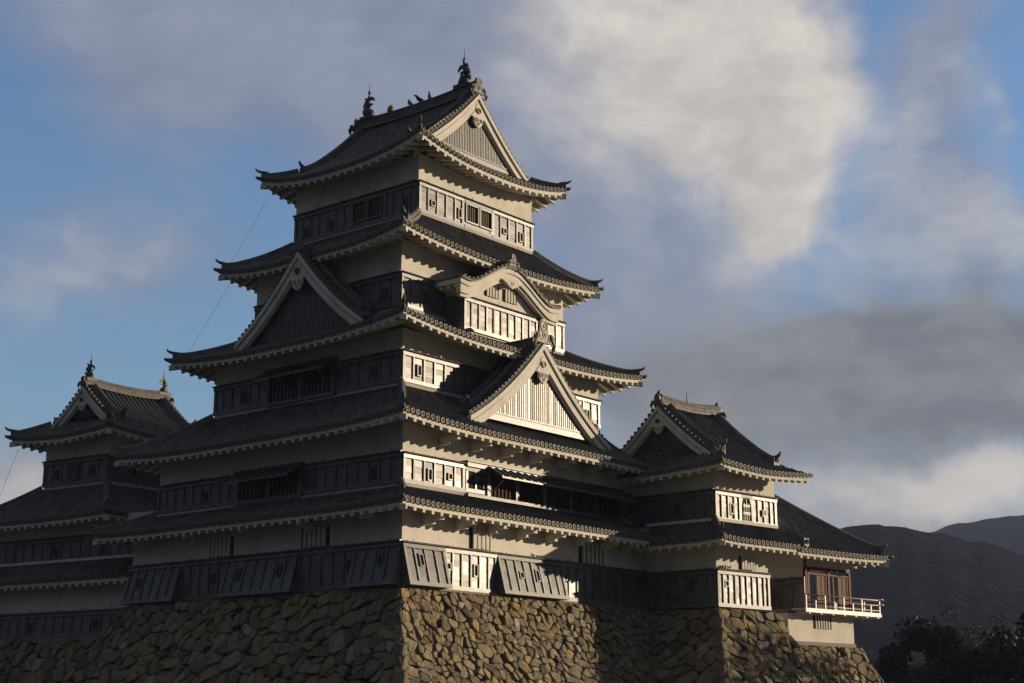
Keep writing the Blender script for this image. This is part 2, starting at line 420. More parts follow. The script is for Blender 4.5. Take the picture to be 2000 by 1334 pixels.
        s.r.hexa([Vector((*(a0 - sidev * .11).xy, zb - .20)), Vector((*(a0 + sidev * .11).xy, zb - .20)), Vector((*(b0 + sidev * .11).xy, zb + .12)), Vector((*(b0 - sidev * .11).xy, zb + .12)),
                  Vector((*(a0 - sidev * .11).xy, zb + .02)), Vector((*(a0 + sidev * .11).xy, zb + .02)), Vector((*(b0 + sidev * .11).xy, zb + .40)), Vector((*(b0 - sidev * .11).xy, zb + .40))])
    def build(s, root, label=None, fr=None):
        o = obj('roof', s.t, TILE, root, fr, label)
        if s.d.v: obj('eave_end_tiles', s.d, [CAP, TILE], o, fr)
        if s.f.v: obj('eave_board', s.f, PLASTER, o, fr)
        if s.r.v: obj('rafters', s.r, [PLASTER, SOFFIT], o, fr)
        for m in s.hips: obj('hip_ridge', m, RIDGE, o, fr)
        for (nm, m, mt) in s.extra: obj(nm, m, mt, o, fr)
        return o

def skirt(root, E, I, zfb, zt, tipl, ov, fh=.13, k=.25, S=2.0, sides='xXyY', cutX=None, fr=None):
    """skirt roof: eave rectangle E, inner wall rectangle I = (x0,x1,y0,y1); cutX = where the front eave stops"""
    r = Roof(root, fh); z0 = zfb + .10 + fh; H = zt - z0
    dxa, dxb, dya, dyb = I[0] - E[0], E[1] - I[1], I[2] - E[2], E[3] - I[3]
    def zf(D): return lambda d: z0 + H * ((1 - k) * d / D + k * (d / D) ** 2)
    LX, LY = E[1] - E[0], E[3] - E[2]
    if 'x' in sides: r.side((E[0], E[2]), (0, 1), (1, 0), LY, dxa, zf(dxa), ov, dxa / dya, dxa / dyb, lf=tipl, S=S)
    if 'y' in sides:
        if cutX is None: r.side((E[0], E[2]), (1, 0), (0, 1), LX, dya, zf(dya), ov, dya / dxa, dya / dxb, lf=tipl, S=S)
        else: r.side((E[0], E[2]), (1, 0), (0, 1), cutX - E[0], dya, zf(dya), ov, dya / dxa, None, lf=tipl, S=S)
    if 'X' in sides: r.side((E[1], E[2]), (0, 1), (-1, 0), LY, dxb, zf(dxb), ov, dxb / dya, dxb / dyb, lf=tipl, S=S)
    if 'Y' in sides: r.side((E[0], E[3]), (1, 0), (0, -1), LX, dyb, zf(dyb), ov, dyb / dxa, dyb / dxb, lf=tipl, S=S)
    for (cx, cy, ix, iy, need) in ((E[0], E[2], I[0], I[2], 'xy'), (E[1], E[2], I[1], I[2], 'Xy'), (E[0], E[3], I[0], I[3], 'xY'), (E[1], E[3], I[1], I[3], 'XY')):
        if all(c in sides for c in need) and not (cutX is not None and 'X' in need):
            D = abs(ix - cx); r.hip((cx, cy), (ix, iy), zf(D), D, tipl, D, S, ov)
    # pale mortared strip where the tiles meet the upper wall
    m = MB()
    if 'x' in sides: m.b2(I[0] - .13, I[0] - .004, I[2] - .13, I[3] + .13, zt + .02, zt + .10)
    if 'y' in sides: m.b2(I[0] - .128, (I[1] if cutX is None else cutX), I[2] - .13, I[2] - .004, zt + .02, zt + .16)
    r.extra.append(('mortar_strip', m, MORTAR))
    return r

# ------------------------------------------------------------------ walls
t2_ = None
class Face:
    """one wall face: A = plan start, e along, n out; knows how to place boards, loopholes and windows"""
    def __init__(s, A, e, n): s.A = V2(*A); s.e = V2(*e); s.n = V2(*n)
    def p(s, u, z, off=0): q_ = s.A + s.e * u + s.n * off; return Vector((q_.x, q_.y, z))
    def box(s, mb, u0, u1, z0, z1, o0, o1, mi=0):
        mb.hexa([s.p(u0, z0, o0), s.p(u1, z0, o0), s.p(u1, z0, o1), s.p(u0, z0, o1), s.p(u0, z1, o0), s.p(u1, z1, o0), s.p(u1, z1, o1), s.p(u0, z1, o1)], mi)

def boards(parent, F, u0, u1, z0, z1, nb, holes=(), flare=0, fr=None, gl=None, gr=None, skip=(), ledge=True, endL=True, endR=True):
    """lapped black boards with battens; flare = how far the foot leans out"""
    m = MB(); H = z1 - z0
    def pt(u, z, off): return F.p(u, z, off + flare * (z1 - z) / H)
    def sl(ua, ub, za, zb, oa, ob, mi=0):
        m.hexa([pt(ua, za, oa), pt(ub, za, oa), pt(ub, za, ob), pt(ua, za, ob), pt(ua, zb, oa), pt(ub, zb, oa), pt(ub, zb, ob), pt(ua, zb, ob)], mi)
    rows = max(3, round((H - .34) / .235)); zz0 = z0 + .15; hh = (H - .33) / rows; bw = (u1 - u0) / nb
    for b in range(nb):
        if b in skip: continue
        for r_ in range(rows):
            za = zz0 + r_ * hh; a = random.uniform(-.005, .005); ua = u0 + b * bw; ub = ua + bw
            b_ = random.uniform(.014, .022)
            m.add([pt(ua, za, b_ + a + .012), pt(ub, za, b_ + a + .012), pt(ub, za + hh, .022 + a), pt(ua, za + hh, .022 + a), pt(ua, za, .008), pt(ub, za, .008)],
                  [(0, 1, 2, 3), (4, 5, 1, 0)])
    for b in range(nb + 1):
        if b - 1 in skip and b in skip: continue
        uc = u0 + b * bw
        hw = .042 if 0 < b < nb else .07
        uc = min(max(uc, u0 + hw), u1 - hw)
        sl(uc - hw, uc + hw, z0 + .12, z1 - .12, .005, .078)
    sl(u0 - .02, u1 + .02, z1 - .17, z1 - .002, .0, .105)
    sl(u0 - .02, u1 + .02, z0, z0 + .16, .0, .100)
    if flare:   # closing cheeks of the stone-drop box
        for uu in (u0, u1):
            m.add([pt(uu, z0, .01), F.p(uu, z0, -.02), F.p(uu, z1, -.02), pt(uu, z1, .01)], [(0, 1, 2, 3)])
        m.add([pt(u0, z0 + .01, .12), pt(u1, z0 + .01, .12), F.p(u1, z0 + .01, -.02), F.p(u0, z0 + .01, -.02)], [(0, 1, 2, 3)])
    if ledge:
        for (za, zb, ob) in ((z1, z1 + .035, .20), (z1 + .035, z1 + .065, .17)):
            m.hexa([F.p(u0 - .04, za, -.01), F.p(u1 + .04, za, -.01), F.p(u1 + .04, za, ob), F.p(u0 - .04, za, ob),
                    F.p(u0 - .04, zb, -.01), F.p(u1 + .04, zb, -.01), F.p(u1 + .04, zb, ob - .02), F.p(u0 - .04, zb, ob - .02)], 0)
        u = u0 + .5
        while u < u1 - .2:
            m.hexa([F.p(u + dx, z1 + zz, o_) for zz in (.06, .15) for dx, o_ in ((-.018, .13), (.018, .13), (.018, .165), (-.018, .165))]); u += 1.7 + .2 * random.random()
    o = obj('weatherboard', m, LACQ, parent, fr)
    return o, pt, bw

def loophole(parent, pt, uc, zc, tall=True, fr=None):
    m = MB(); hw, hh = (.085, .20) if tall else (.09, .10); t = .045
    def bx(ua, ub, za, zb, oa, ob, mi):
        m.hexa([pt(ua, za, oa), pt(ub, za, oa), pt(ub, za, ob), pt(ua, za, ob), pt(ua, zb, oa), pt(ub, zb, oa), pt(ub, zb, ob), pt(ua, zb, ob)], mi)
    bx(uc - hw, uc + hw, zc - hh, zc + hh, .03, .062, 1)
    bx(uc - hw - t, uc - hw, zc - hh - t, zc + hh + t, .03, .105, 0); bx(uc + hw, uc + hw + t, zc - hh - t, zc + hh + t, .03, .105, 0)
    bx(uc - hw, uc + hw, zc + hh, zc + hh + t, .03, .104, 0); bx(uc - hw, uc + hw, zc - hh - t, zc - hh, .03, .104, 0)
    return obj('loophole', m, [LACQ, VOID], parent, fr)

def barred(parent, F, u0, u1, z0, z1, nbar, off, mats, fr=None, frame=.06, name='window', bw=.045, depth=.07, sill=True):
    """a window: dark opening, upright bars and a frame in one mesh"""
    m = MB()
    F.box(m, u0, u1, z0, z1, off - .02, off + .004, 1)
    for i in range(nbar):
        uc = u0 + (i + 1) * (u1 - u0) / (nbar + 1)
        F.box(m, uc - bw, uc + bw, z0, z1, off + .004, off + depth, 0)
    if frame:
        fm = 2 if len(mats) > 2 else 0; depth = max(depth, .09)
        F.box(m, u0 - frame, u0, z0 - frame, z1 + frame, off - .02, off + depth + .03, fm); F.box(m, u1, u1 + frame, z0 - frame, z1 + frame, off - .02, off + depth + .03, fm)
        F.box(m, u0, u1, z1, z1 + frame, off - .02, off + depth + .028, fm); F.box(m, u0, u1, z0 - frame, z0, off - .02, off + depth + .028, fm)
    return obj(name, m, mats, parent, fr)

def storey(root, rect, z0, z1, fr=None, label=None):
    m = MB(); x0, x1, y0, y1 = rect
    m.b2(x0, x1, y0, y1, z0, z1)
    return obj('storey_wall', m, PLASTER, root, fr, label)

# ------------------------------------------------------------------ ridges, gables, ornaments
def ridge_beam(parent, path, wd, ht, fr=None, rings=2, side=None):
    m = MB()
    sec = [(-wd, 0), (wd, 0), (wd * .95, ht * .16), (wd * .78, ht * .18), (wd * .74, ht * .72), (wd * .9, ht * .75), (wd * .86, ht * .84),
           (wd * .5, ht * .86), (wd * .36, ht * .97), (0, ht * 1.04), (-wd * .36, ht * .97), (-wd * .5, ht * .86), (-wd * .86, ht * .84), (-wd * .9, ht * .75), (-wd * .74, ht * .72), (-wd * .78, ht * .18), (-wd * .95, ht * .16)]
    m.sweep(path, sec, 0)
    # rows of half-round tiles on both flanks
    P = [Vector(p) for p in path]; tot = sum((P[i + 1] - P[i]).length for i in range(len(P) - 1)); n = int(tot / .17)
    def at(s_):
        for i in range(len(P) - 1):
            l = (P[i + 1] - P[i]).length
            if s_ <= l: return P[i] + (P[i + 1] - P[i]) * (s_ / l), (P[i + 1] - P[i]).normalized()
            s_ -= l
        return P[-1], (P[-1] - P[-2]).normalized()
    if rings:
        for i in range(n):
            for row in range(rings):
                c, t = at((i + .5 + .5 * (row % 2)) * tot / (n + .5)); a = Vector((t.y, -t.x, 0)).normalized()
                for sg in (1, -1):
                    m.disc(c + a * sg * (wd * .77 + .01) + Vector((0, 0, ht * (.31 + .27 * row))), a * sg, (0, 0, 1), .078, .03, 7)
    return obj('main_ridge', m, RIDGE, parent, fr)

def demon_tile(F0, out, up=(0, 0, 1), sc=1.0):
    """ornamental ridge-end tile: arched plate, crest disc and side scrolls, standing at F0 and facing out"""
    m = MB(); c = Vector(F0); o = Vector(out).normalized(); a = Vector((-o.y, o.x, 0)); z = Vector((0, 0, 1))
    pts = []
    for (x, y) in ((-.34, -.1), (-.36, .12), (-.24, .22), (-.23, .50), (-.15, .66), (0, .72), (.15, .66), (.23, .50), (.24, .22), (.36, .12), (.34, -.1)):
        pts.append(c + a * x * sc + z * y * sc - o * .06)
    m.prism(pts, o * .12, 1)
    def D(x, y, r): m.disc(c + a * x * sc + z * y * sc + o * .085, o, z, r * sc, .06, 12, 0, 1)
    D(0, .46, .20); D(-.36, .10, .15); D(.36, .10, .15); D(-.50, -.10, .11); D(.50, -.10, .11); D(0, .16, .09)
    for sg in (-1, 1):
        m.tube([c + a * sg * .30 * sc + z * .2 * sc + o * .06, c + a * sg * .46 * sc + z * .02 * sc + o * .07, c + a * sg * .50 * sc - z * .22 * sc + o * .06, c + a * sg * .42 * sc - z * .36 * sc + o * .05], [.06 * sc, .08 * sc, .07 * sc, .03 * sc], 7)
    return m

def fish(base, inward, sc, h=1.35):
    """roof fish: head on the ridge, body rising, tail fins curling back over"""
    m = MB(); b = Vector(base); i = Vector(inward).normalized(); z = Vector((0, 0, 1)); a = Vector((-i.y, i.x, 0))
    def P(x, y, k=0): return b + i * x * sc + z * y * sc + a * k * sc
    body = [P(.34, .02), P(.20, .10), P(.02, .24), P(-.10, .45), P(-.13, .68), P(-.06, .90), P(.02, 1.06), P(.03, 1.22)]
    m.tube(body, [.12 * sc, .24 * sc, .30 * sc, .26 * sc, .21 * sc, .165 * sc, .12 * sc, .06 * sc], 9)
    # tail fins
    for pts in (((.0, 1.05), (.14, 1.16), (.30, 1.13), (.42, .98), (.44, .84), (.33, .93), (.20, .98), (.08, .95)),
                ((-.02, 1.1), (.02, 1.28), (-.04, 1.44), (.06, 1.52), (.12, 1.34), (.10, 1.15)),
                ((-.10, .98), (-.24, 1.06), (-.26, 1.20), (-.14, 1.14), (-.04, 1.12)),
                ((.02, .78), (.20, .82), (.32, .72), (.18, .70), (.02, .62)),
                ((-.24, .55), (-.34, .66), (-.33, .84), (-.22, .78), (-.16, .72)),
                ((-.28, .25), (-.40, .34), (-.40, .52), (-.28, .48), (-.20, .42)),
                ((.06, .30), (.26, .40), (.36, .36), (.26, .26), (.12, .16))):
        m.prism([P(x, y, -.045) for x, y in pts], a * .09 * sc)
    for sg in (-1, 1):
        m.prism([P(x, y, sg * .19) for x, y in ((.0, .30), (-.12, .52), (-.02, .60), (.10, .44))], a * sg * .08 * sc)
    m.box(P(.08, -.02), i * .46 * sc, a * .27 * sc, (0, 0, .10 * sc))
    return m

def curve_gable(w, h, z0, k):   # height of the gable curve at distance x from the centre line
    return lambda x: z0 + h * ((1 - k) * (1 - abs(x) / w) + k * (1 - abs(x) / w) ** 2)

def gable_front(root, c, e, n, cz, w, x_end, base_z, bw=.50, slat=.16, setb=.32, label=None, fr=None, pend=1.0, base_board=True, grid=False, discs=True, orn=1.0, slatw=None, bargeT=.10, half=None):
    """face of a gable: slatted wall, barge boards, pendant, verge tiles and apex ornament.
    c = plan point on the centre line in the barge plane, e across, n out, cz(x) = curve height"""
    c = V2(*c); e = V2(*e); n = V2(*n)
    def P(x, z, o=0): q_ = c + e * x + n * o; return Vector((q_.x, q_.y, z))
    g = MB()   # slatted gable wall
    ns = 26; top = lambda x: cz(x) - bw * .75
    xs = [-x_end + 2 * x_end * i / ns for i in range(ns + 1)]
    vs = []; fs = []
    for x in xs: vs += [P(x, base_z, -setb), P(x, max(base_z, top(x)), -setb)]
    for i in range(ns): fs.append((2 * i, 2 * i + 2, 2 * i + 3, 2 * i + 1))
    g.add(vs, fs, 1)
    nsl = int(2 * x_end / slat); sw = slatw or slat * .30
    for i in range(nsl):
        x = -x_end + (i + .5) * 2 * x_end / nsl; t = top(x)
        if t > base_z + .12: g.hexa([P(x - sw, base_z, -setb), P(x + sw, base_z, -setb), P(x + sw, base_z, -setb + .07), P(x - sw, base_z, -setb + .07), P(x - sw, t, -setb), P(x + sw, t, -setb), P(x + sw, t, -setb + .07), P(x - sw, t, -setb + .07)], 0)
    if grid:
        zz = base_z + .2
        while zz < cz(0) - bw:
            xm = x_end
            while xm > 0 and top(xm) < zz: xm -= .05
            if xm > .1: g.hexa([P(-xm, zz - .03, -setb + .07), P(xm, zz - .03, -setb + .07), P(xm, zz - .03, -setb + .10), P(-xm, zz - .03, -setb + .10), P(-xm, zz + .03, -setb + .07), P(xm, zz + .03, -setb + .07), P(xm, zz + .03, -setb + .10), P(-xm, zz + .03, -setb + .10)], 0)
            zz += slat
    go = obj('gable', g, [LACQ, VOID], root, fr, label)
    bm = MB()
    for sg in (-1, 1):
        pts = []
        for i in range(15):
            x = w * i / 14; dz = (cz(x + .02) - cz(max(0, x - .02))) / (.04 if x > .02 else .02 + x) if True else 0
            pts.append((x, cz(x), dz))
        for (t0, t1, o0, o1) in ((.02, bw * .40, -bargeT, .13), (bw * .40, bw * .52, -bargeT, .0), (bw * .52, bw * 1.06, -bargeT - .04, .05), (bw * 1.06, bw * 1.2, -bargeT - .06, -.04)):
            vs = []; fs = []
            for (x, z, dz) in pts:
                sl = sqrt(1 + dz * dz)
                for (t, o) in ((t0, o1), (t1, o1), (t1, o0), (t0, o0)):
                    # offset mostly downward, a little toward the centre line as on a real board
                    vs.append(P(sg * max(0, x - .0 * t), z - t * sl * .9, o))
            for i in range(14):
                for j in range(4): fs.append((i * 4 + j, i * 4 + (j + 1) % 4, i * 4 + 4 + (j + 1) % 4, i * 4 + 4 + j))
            fs += [(0, 1, 2, 3), tuple(len(vs) - 4 + j for j in (3, 2, 1, 0))]
            bm.add(vs, fs)
    obj('bargeboard', bm, PLASTER, go, fr)
    if base_board:
        b = MB(); xb = x_end
        F_ = Face(c + e * 0, e, n)
        F_.box(b, -xb + .12, xb - .12, base_z - .26, base_z + .02, -setb - .02, -setb + .07); F_.box(b, -xb + .2, xb - .2, base_z + .02, base_z + .08, -setb, -setb + .10)
        obj('base_board', b, LACQ, go, fr)
    if pend:   # carved pendant under the apex
        pm = MB(); s = pend; z = cz(0) - bw * 1.50
        pts = [P(x * s, z + y * s, -.02) for x, y in ((-.62, -.62), (-.40, -.36), (-.16, -.12), (-.2, .12), (0, .3), (.2, .12), (.16, -.12), (.40, -.36), (.62, -.62), (.44, -.54), (.36, -.66), (.34, -.86), (.20, -1.04), (0, -1.14), (-.20, -1.04), (-.34, -.86), (-.36, -.66), (-.44, -.54))]
        pm.prism(pts, n * .10)
        for (x, y, r, mi) in ((-.17, -.72, .15, 0), (.17, -.72, .15, 0), (0, -.93, .10, 0), (0, -.16, .17, 1)):
            pm.disc(P(x * s, z + y * s, .11 + .03 * mi), n, (0, 0, 1), r * s, .06 + .03 * mi, 12, mi)
        obj('gable_pendant', pm, [PLASTER, IRON], go, fr)
    if discs:
        d = MB(); L = 0; step = PITCH * .98; x = .12
        for sg in (-1, 1):
            x = .10
            while x < w:
                dz = (cz(x + .05) - cz(x - .05)) / .1; up = Vector((e.x * -dz * sg, e.y * -dz * sg, 1)).normalized() 
                d.disc(P(sg * x, cz(x) + .085 * sqrt(1 + dz * dz) * .9, .06), n, (0, 0, 1), .104, .12, 12, 0, 1)
                p0_ = P(sg * x, cz(x) + .085 * sqrt(1 + dz * dz) * .9, .05); p1_ = P(sg * x, cz(x) + .085 * sqrt(1 + dz * dz) * .9 - .01, -.52)
                nf_ = len(d.f); d.tube([p0_, p1_], .088, 7, 1)
                x += step / sqrt(1 + dz * dz)
        # verge course under the discs
            pts = [P(sg * w * i / 14, cz(w * i / 14) + .01, 0) for i in range(15)]
            d.sweep(pts, [(-.14, -.03), (.05, -.03), (.05, .05), (-.14, .05)], 1, side=tuple(n))
        obj('verge_tiles', d, [CAP, TILE], go, fr)
    if orn: obj('ridge_end_ornament', demon_tile(P(0, cz(0) + .12, .06), n, sc=orn), [CAP, RIDGE], go, fr)
    return go

def irimoya(root, E, zfb, zr, tipl, ov, axis, Ga, Gb, fh=.14, k=.35, fr=None, ends='ab', S=2.6, kd=True, gable_kw=None, gbase=.2, sides='lrab', ridge=(.24, .62), rows=14, cut=None):
    """hip-and-gable roof; ridge along axis 'x' or 'y'; Ga / Gb: gable set-back at the low / high end"""
    r = Roof(root, fh); z0 = zfb + .10 + fh
    if axis == 'y':
        A0, e, a = (E[0], E[2]), (0, 1), (1, 0); L, Wd = E[3] - E[2], E[1] - E[0]
    else:
        A0, e, a = (E[0], E[2]), (1, 0), (0, 1); L, Wd = E[1] - E[0], E[3] - E[2]
    A0 = V2(*A0); ev = V2(*e); av = V2(*a); D = Wd / 2; H = zr - z0; N = 1.5 * max(Ga, Gb, 1.0)
    zf = lambda d: z0 + H * ((1 - k) * d / D + k * (d / D) ** 2)
    t2 = lambda v: (v.x, v.y)
    # main slopes; both gable planes share one set-back value, so split when they differ
    for sd_, (st, nn) in (('l', (A0, av)), ('r', (A0 + av * Wd, -av))):
        if sd_ not in sides: continue
        if cut is not None and sd_ == 'l' and False: pass
        half = L / 2
        if abs(Ga - Gb) < .01: r.side(t2(st), t2(ev), t2(nn), L, D, zf, ov, 1, 1, G=Ga, rows=rows, N=N, lf=tipl, S=S)
        else:
            class _: pass
            r.side(t2(st), t2(ev), t2(nn), half, D, zf, ov, 1, None, G=Ga, rows=rows, N=N, lf=tipl, S=S)
            r.side(t2(st + ev * half), t2(ev), t2(nn), half, D, zf, ov, None, 1, G=Gb, rows=rows, N=N, lf=tipl, S=S)
    for sd_, st, nn, G in (('a', A0, ev, Ga), ('b', A0 + ev * L, -ev, Gb)):
        if sd_ in sides: r.side(t2(st), t2(av), t2(nn), Wd, G + .34, zf, ov, 1, 1, rows=6, N=N, lf=tipl, S=S)
    for (st, g1, g2, need, G) in ((A0, ev, av, 'la', Ga), (A0 + av * Wd, ev, -av, 'ra', Ga), (A0 + ev * L, -ev, av, 'lb', Gb), (A0 + ev * L + av * Wd, -ev, -av, 'rb', Gb)):
        if all(c_ in sides for c_ in need): r.hip(t2(st), t2(st + (g1 + g2) * (G + .05)), zf, G + .05, tipl, N, S, ov)
    # descending ridges just inside each verge
    if kd:
        for (en, G, sg) in (('a', Ga, 1), ('b', Gb, -1)):
            for (st, nn) in ((A0, av), (A0 + av * Wd, -av)):
                u = G + .42 if sg == 1 else L - G - .42
                m = MB(); pts = []
                for i in range(13):
                    d = D * (.10 + (.94 - .10) * i / 12) if G > 5 else G * .95 + (D * .97 - G * .95) * i / 12
                    q_ = st + ev * u + nn * d; pts.append((q_.x, q_.y, zf(d) + .05 + .10 * max(0, 1 - i / 2.5)))
                m.sweep(pts, [(x * 1.05, y * 1.15) for x, y in HIPSEC], 0)
                p0 = Vector(pts[0]); m.box(p0 + Vector((0, 0, .12)), ev * .20, nn * .05, (0, 0, .24))
                m.tube([p0 + Vector((nn.x * x, nn.y * x, z)) for x, z in ((.2, .30), (0, .36), (-.18, .44), (-.28, .60))], [.09, .10, .08, .04], 7)
                r.extra.append(('descending_ridge', m, RIDGE))
    o = r.build(root, None, fr)
    mid = A0 + av * D
    path = []
    for i in range(13):
        t = i / 12; q_ = mid + ev * (Ga + .02 + (L - Ga - Gb - .04) * t); path.append((q_.x, q_.y, zr - .06 + .16 * (2 * t - 1) ** 2))
    ridge_beam(o, path, ridge[0], ridge[1], fr)
    cz = lambda x: zf(D - min(abs(x), D))
    kw = dict(gable_kw or {})
    for en, G, out, st in (('a', Ga, -ev, mid + ev * Ga), ('b', Gb, ev, mid + ev * (L - Gb))):
        if en in ends:
            w_ = D - G * .80; gb = zf(G + .3) + gbase
            gable_front(root, t2(st), t2(av), t2(out), cz, w_, w_ - .25, gb, fr=fr, **kw)
    return o, zf, mid, ev, av, path

# =================================================================== THE KEEP
keep = thing('castle_keep', 'tall black and white castle keep of five stacked roofs, centre of the photo', 'castle keep')
W1 = (0, 18.15, 0, 16.35); W2 = (.7, 17.45, .7, 15.65); W3 = (2.3, 15.85, 2.34, 14.02); W4 = (3.42, 14.72, 3.55, 12.75); W5 = (5.11, 13.13, 4.2, 12.14)
s1 = storey(keep, W1, -.05, 3.0); s2 = storey(keep, W2, 3.0, 6.45); s3 = storey(keep, W3, 7.9, 10.75); s4 = storey(keep, W4, 11.5, 15.1); s5 = storey(keep, W5, 16.4, 19.65)
def rightF(r): return Face((r[0], r[2]), (1, 0), (0, -1))      # sunlit front, u runs along +x
def leftF(r): return Face((r[0], r[2]), (0, 1), (-1, 0))        # shaded front, u runs along +y

skirt(keep, (-1.3, 19.4, -1.25, 17.6), W2, 2.66, 3.82, .10, 1.25, sides='xyY', cutX=15.6).build(keep)
skirt(keep, (-.78, 19.0, -.70, 17.1), W3, 6.02, 8.28, .26, 1.4, sides='xyY', cutX=15.6).build(keep)
skirt(keep, (.76, 17.42, .84, 15.55), W4, 10.34, 11.92, .42, 1.5, S=2.4).build(keep)
skirt(keep, (2.14, 15.98, 2.25, 14.05), W5, 14.66, 16.74, .42, 1.3, S=2.2).build(keep)

# --- first storey boards and windows
def place_holes(par, pt, bw, u0, spec, fr=None):
    for (b, z, tall) in spec: loophole(par, pt, u0 + (b + .5) * bw, z, tall, fr)
F = rightF(W1)
def seg(F, par, u0, u1, z0, z1, nb, flare, spec, fr=None, **k):
    o, pt, bw = boards(par, F, u0, u1, z0, z1, nb, flare=flare, fr=fr, **k); place_holes(o, pt, bw, u0, spec, fr)
seg(F, s1, -.02, 2.3, -.04, 1.56, 4, .42, [(1, .95, True)])
seg(F, s1, 2.3, 5.52, -.04, 1.56, 6, 0, [(0, .85, False), (3, .8, True)])
seg(F, s1, 5.52, 9.72, -.04, 1.56, 8, .42, [(2, .80, False), (4, .85, True)])
seg(F, s1, 9.72, 16.6, -.04, 1.56, 12, 0, [(0, .95, False), (4, .9, True)])
F.box_ = None
mm = MB(); F.box(mm, .3, 16.0, -.18, -.05, -.2, .10); obj('sill_beam', mm, TIMBER, s1)
barred(s1, F, 3.85, 5.15, 1.66, 2.5, 4, .01, [PLASTER, VOID], frame=0, bw=.085, depth=.09)
barred(s1, F, 11.05, 12.85, 1.66, 2.5, 5, .01, [PLASTER, VOID], frame=0, bw=.085, depth=.09)
F = leftF(W1)
seg(F, s1, -.02, 2.4, -.04, 1.60, 4, .42, [(1, .95, True)])
seg(F, s1, 2.4, 5.6, -.04, 1.60, 5, 0, [(0, .85, True)])
seg(F, s1, 5.6, 9.9, -.04, 1.60, 7, .42, [(1, .9, True), (5, .85, True)])
seg(F, s1, 9.9, 12.9, -.04, 1.60, 5, 0, [(1, .8, True)])
seg(F, s1, 12.9, 16.38, -.04, 1.60, 6, .42, [(4, .85, True)])
barred(s1, F, 3.9, 5.5, 1.70, 2.5, 5, .01, [PLASTER, VOID], frame=0, bw=.085, depth=.09)
barred(s1, F, 9.6, 11.1, 1.70, 2.5, 5, .01, [PLASTER, VOID], frame=0, bw=.085, depth=.09)
def brackets(par, F, us, z, ln):
    for u in us:
        m = MB(); F.box(m, u - .13, u + .13, z, z + .20, -.02, ln); F.box(m, u - .10, u + .10, z - .14, z, -.02, ln * .55)
        obj('eave_bracket', m, PLASTER, par)
brackets(s1, rightF(W1), [1.2, 3.1, 5.0, 6.9, 8.8, 10.7, 12.6, 14.2], 2.46, .95); brackets(s1, leftF(W1), [1.2, 4.7, 8.2, 11.7, 15.0], 2.46, .95)
brackets(s2, rightF(W2), [2.2, 4.1, 6.0, 7.9, 9.8, 11.7, 13.4], 5.86, 1.0)

# --- second storey
F = rightF(W2)
seg(F, s2, -.02, 3.6, 3.98, 5.13, 6, 0, [(2, 4.45, True), (4, 4.52, False)])
def propped(par, F, u0, u1, ub, zs, ztop, npost, fr=None, hang=.74, drop=.44, bars=None):
    """projecting window bay under a propped-up shutter"""
    m = MB(); F.box(m, u0, u1, zs, ztop, .0, .03, 1)
    F.box(m, u0, u1, ztop - .18, ztop + .0, .03, .20, 0)
    F.box(m, u0, u1, zs - .10, zs + .03, .0, .24, 0)
    F.box(m, u0 - .06, u1 + .06, ztop, ztop + .05, -.01, .27, 0)
    bo = obj('window_bay', m, [LACQ, VOID], par, fr)
    n = npost
    for i in range(n + 1):
        uc = u0 + (ub - u0) + (u1 - .12 - ub) * i / n
        p_ = MB(); F.box(p_, uc - .10, uc + .10, zs + .03, ztop - .18, .031, .17); obj('window_post', p_, LACQ, bo, fr)
    lb = MB(); uu = ub + .25
    while uu < u1 - .2:
        F.box(lb, uu - .035, uu + .035, zs + .03, ztop - .4, .031, .08); uu += .24
    obj('window_bars', lb, bars or REDDARK, bo, fr)
    a = MB(); z1_ = ztop - .14; z2 = z1_ - drop; o2 = .22 + hang
    def sp(u, t, up=0): return F.p(u, z1_ + (z2 - z1_) * t + up, .22 + (o2 - .22) * t)
    us = ub - .1; ue = u1 - .05
    a.hexa([sp(us, 0), sp(ue, 0), sp(ue, 1), sp(us, 1), sp(us, 0, .05), sp(ue, 0, .05), sp(ue, 1, .05), sp(us, 1, .05)], 0)
    nb = int((ue - us) / .45)
    for i in range(nb + 1):
        uc = us + .04 + (ue - us - .08) * i / nb
        a.hexa([sp(uc - .035, 0, .05), sp(uc + .035, 0, .05), sp(uc + .035, 1, .05), sp(uc - .035, 1, .05), sp(uc - .035, 0, .11), sp(uc + .035, 0, .11), sp(uc + .035, 1, .11), sp(uc - .035, 1, .11)], 0)
    a.hexa([sp(us, .97, 0), sp(ue, .97, 0), sp(ue, 1.01, 0), sp(us, 1.01, 0), sp(us, .97, .07), sp(ue, .97, .07), sp(ue, 1.01, .07), sp(us, 1.01, .07)], 0)
    obj('propped_shutter', a, LACQ, bo, fr)
    for i in range(4):
        st = MB(); uc = us + .3 + (ue - us - .6) * i / 3; st.tube([F.p(uc, zs + .2, .15), sp(uc, .85, -.02)], .025, 6)
        obj('prop_rod', st, TIMBER, bo, fr)
    return bo
bay = propped(s2, F, 3.62, 14.4, 5.0, 3.93, 5.24, 5)
seg(F, s2, 14.4, 16.7, 3.98, 5.13, 4, 0, [(1, 4.5, True)])
o_, pt_, bw_ = boards(bay, F, 3.66, 4.9, 4.02, 5.06, 2, ledge=False)
F = leftF(W2)
seg(F, s2, -.02, 5.5, 3.98, 5.17, 9, 0, [(2, 4.5, True)])
propped(s2, F, 5.5, 9.6, 5.6, 4.0, 5.28, 2, bars=LACQ)
seg(F, s2, 9.6, 14.97, 3.98, 5.17, 9, 0, [(3, 4.5, True)])

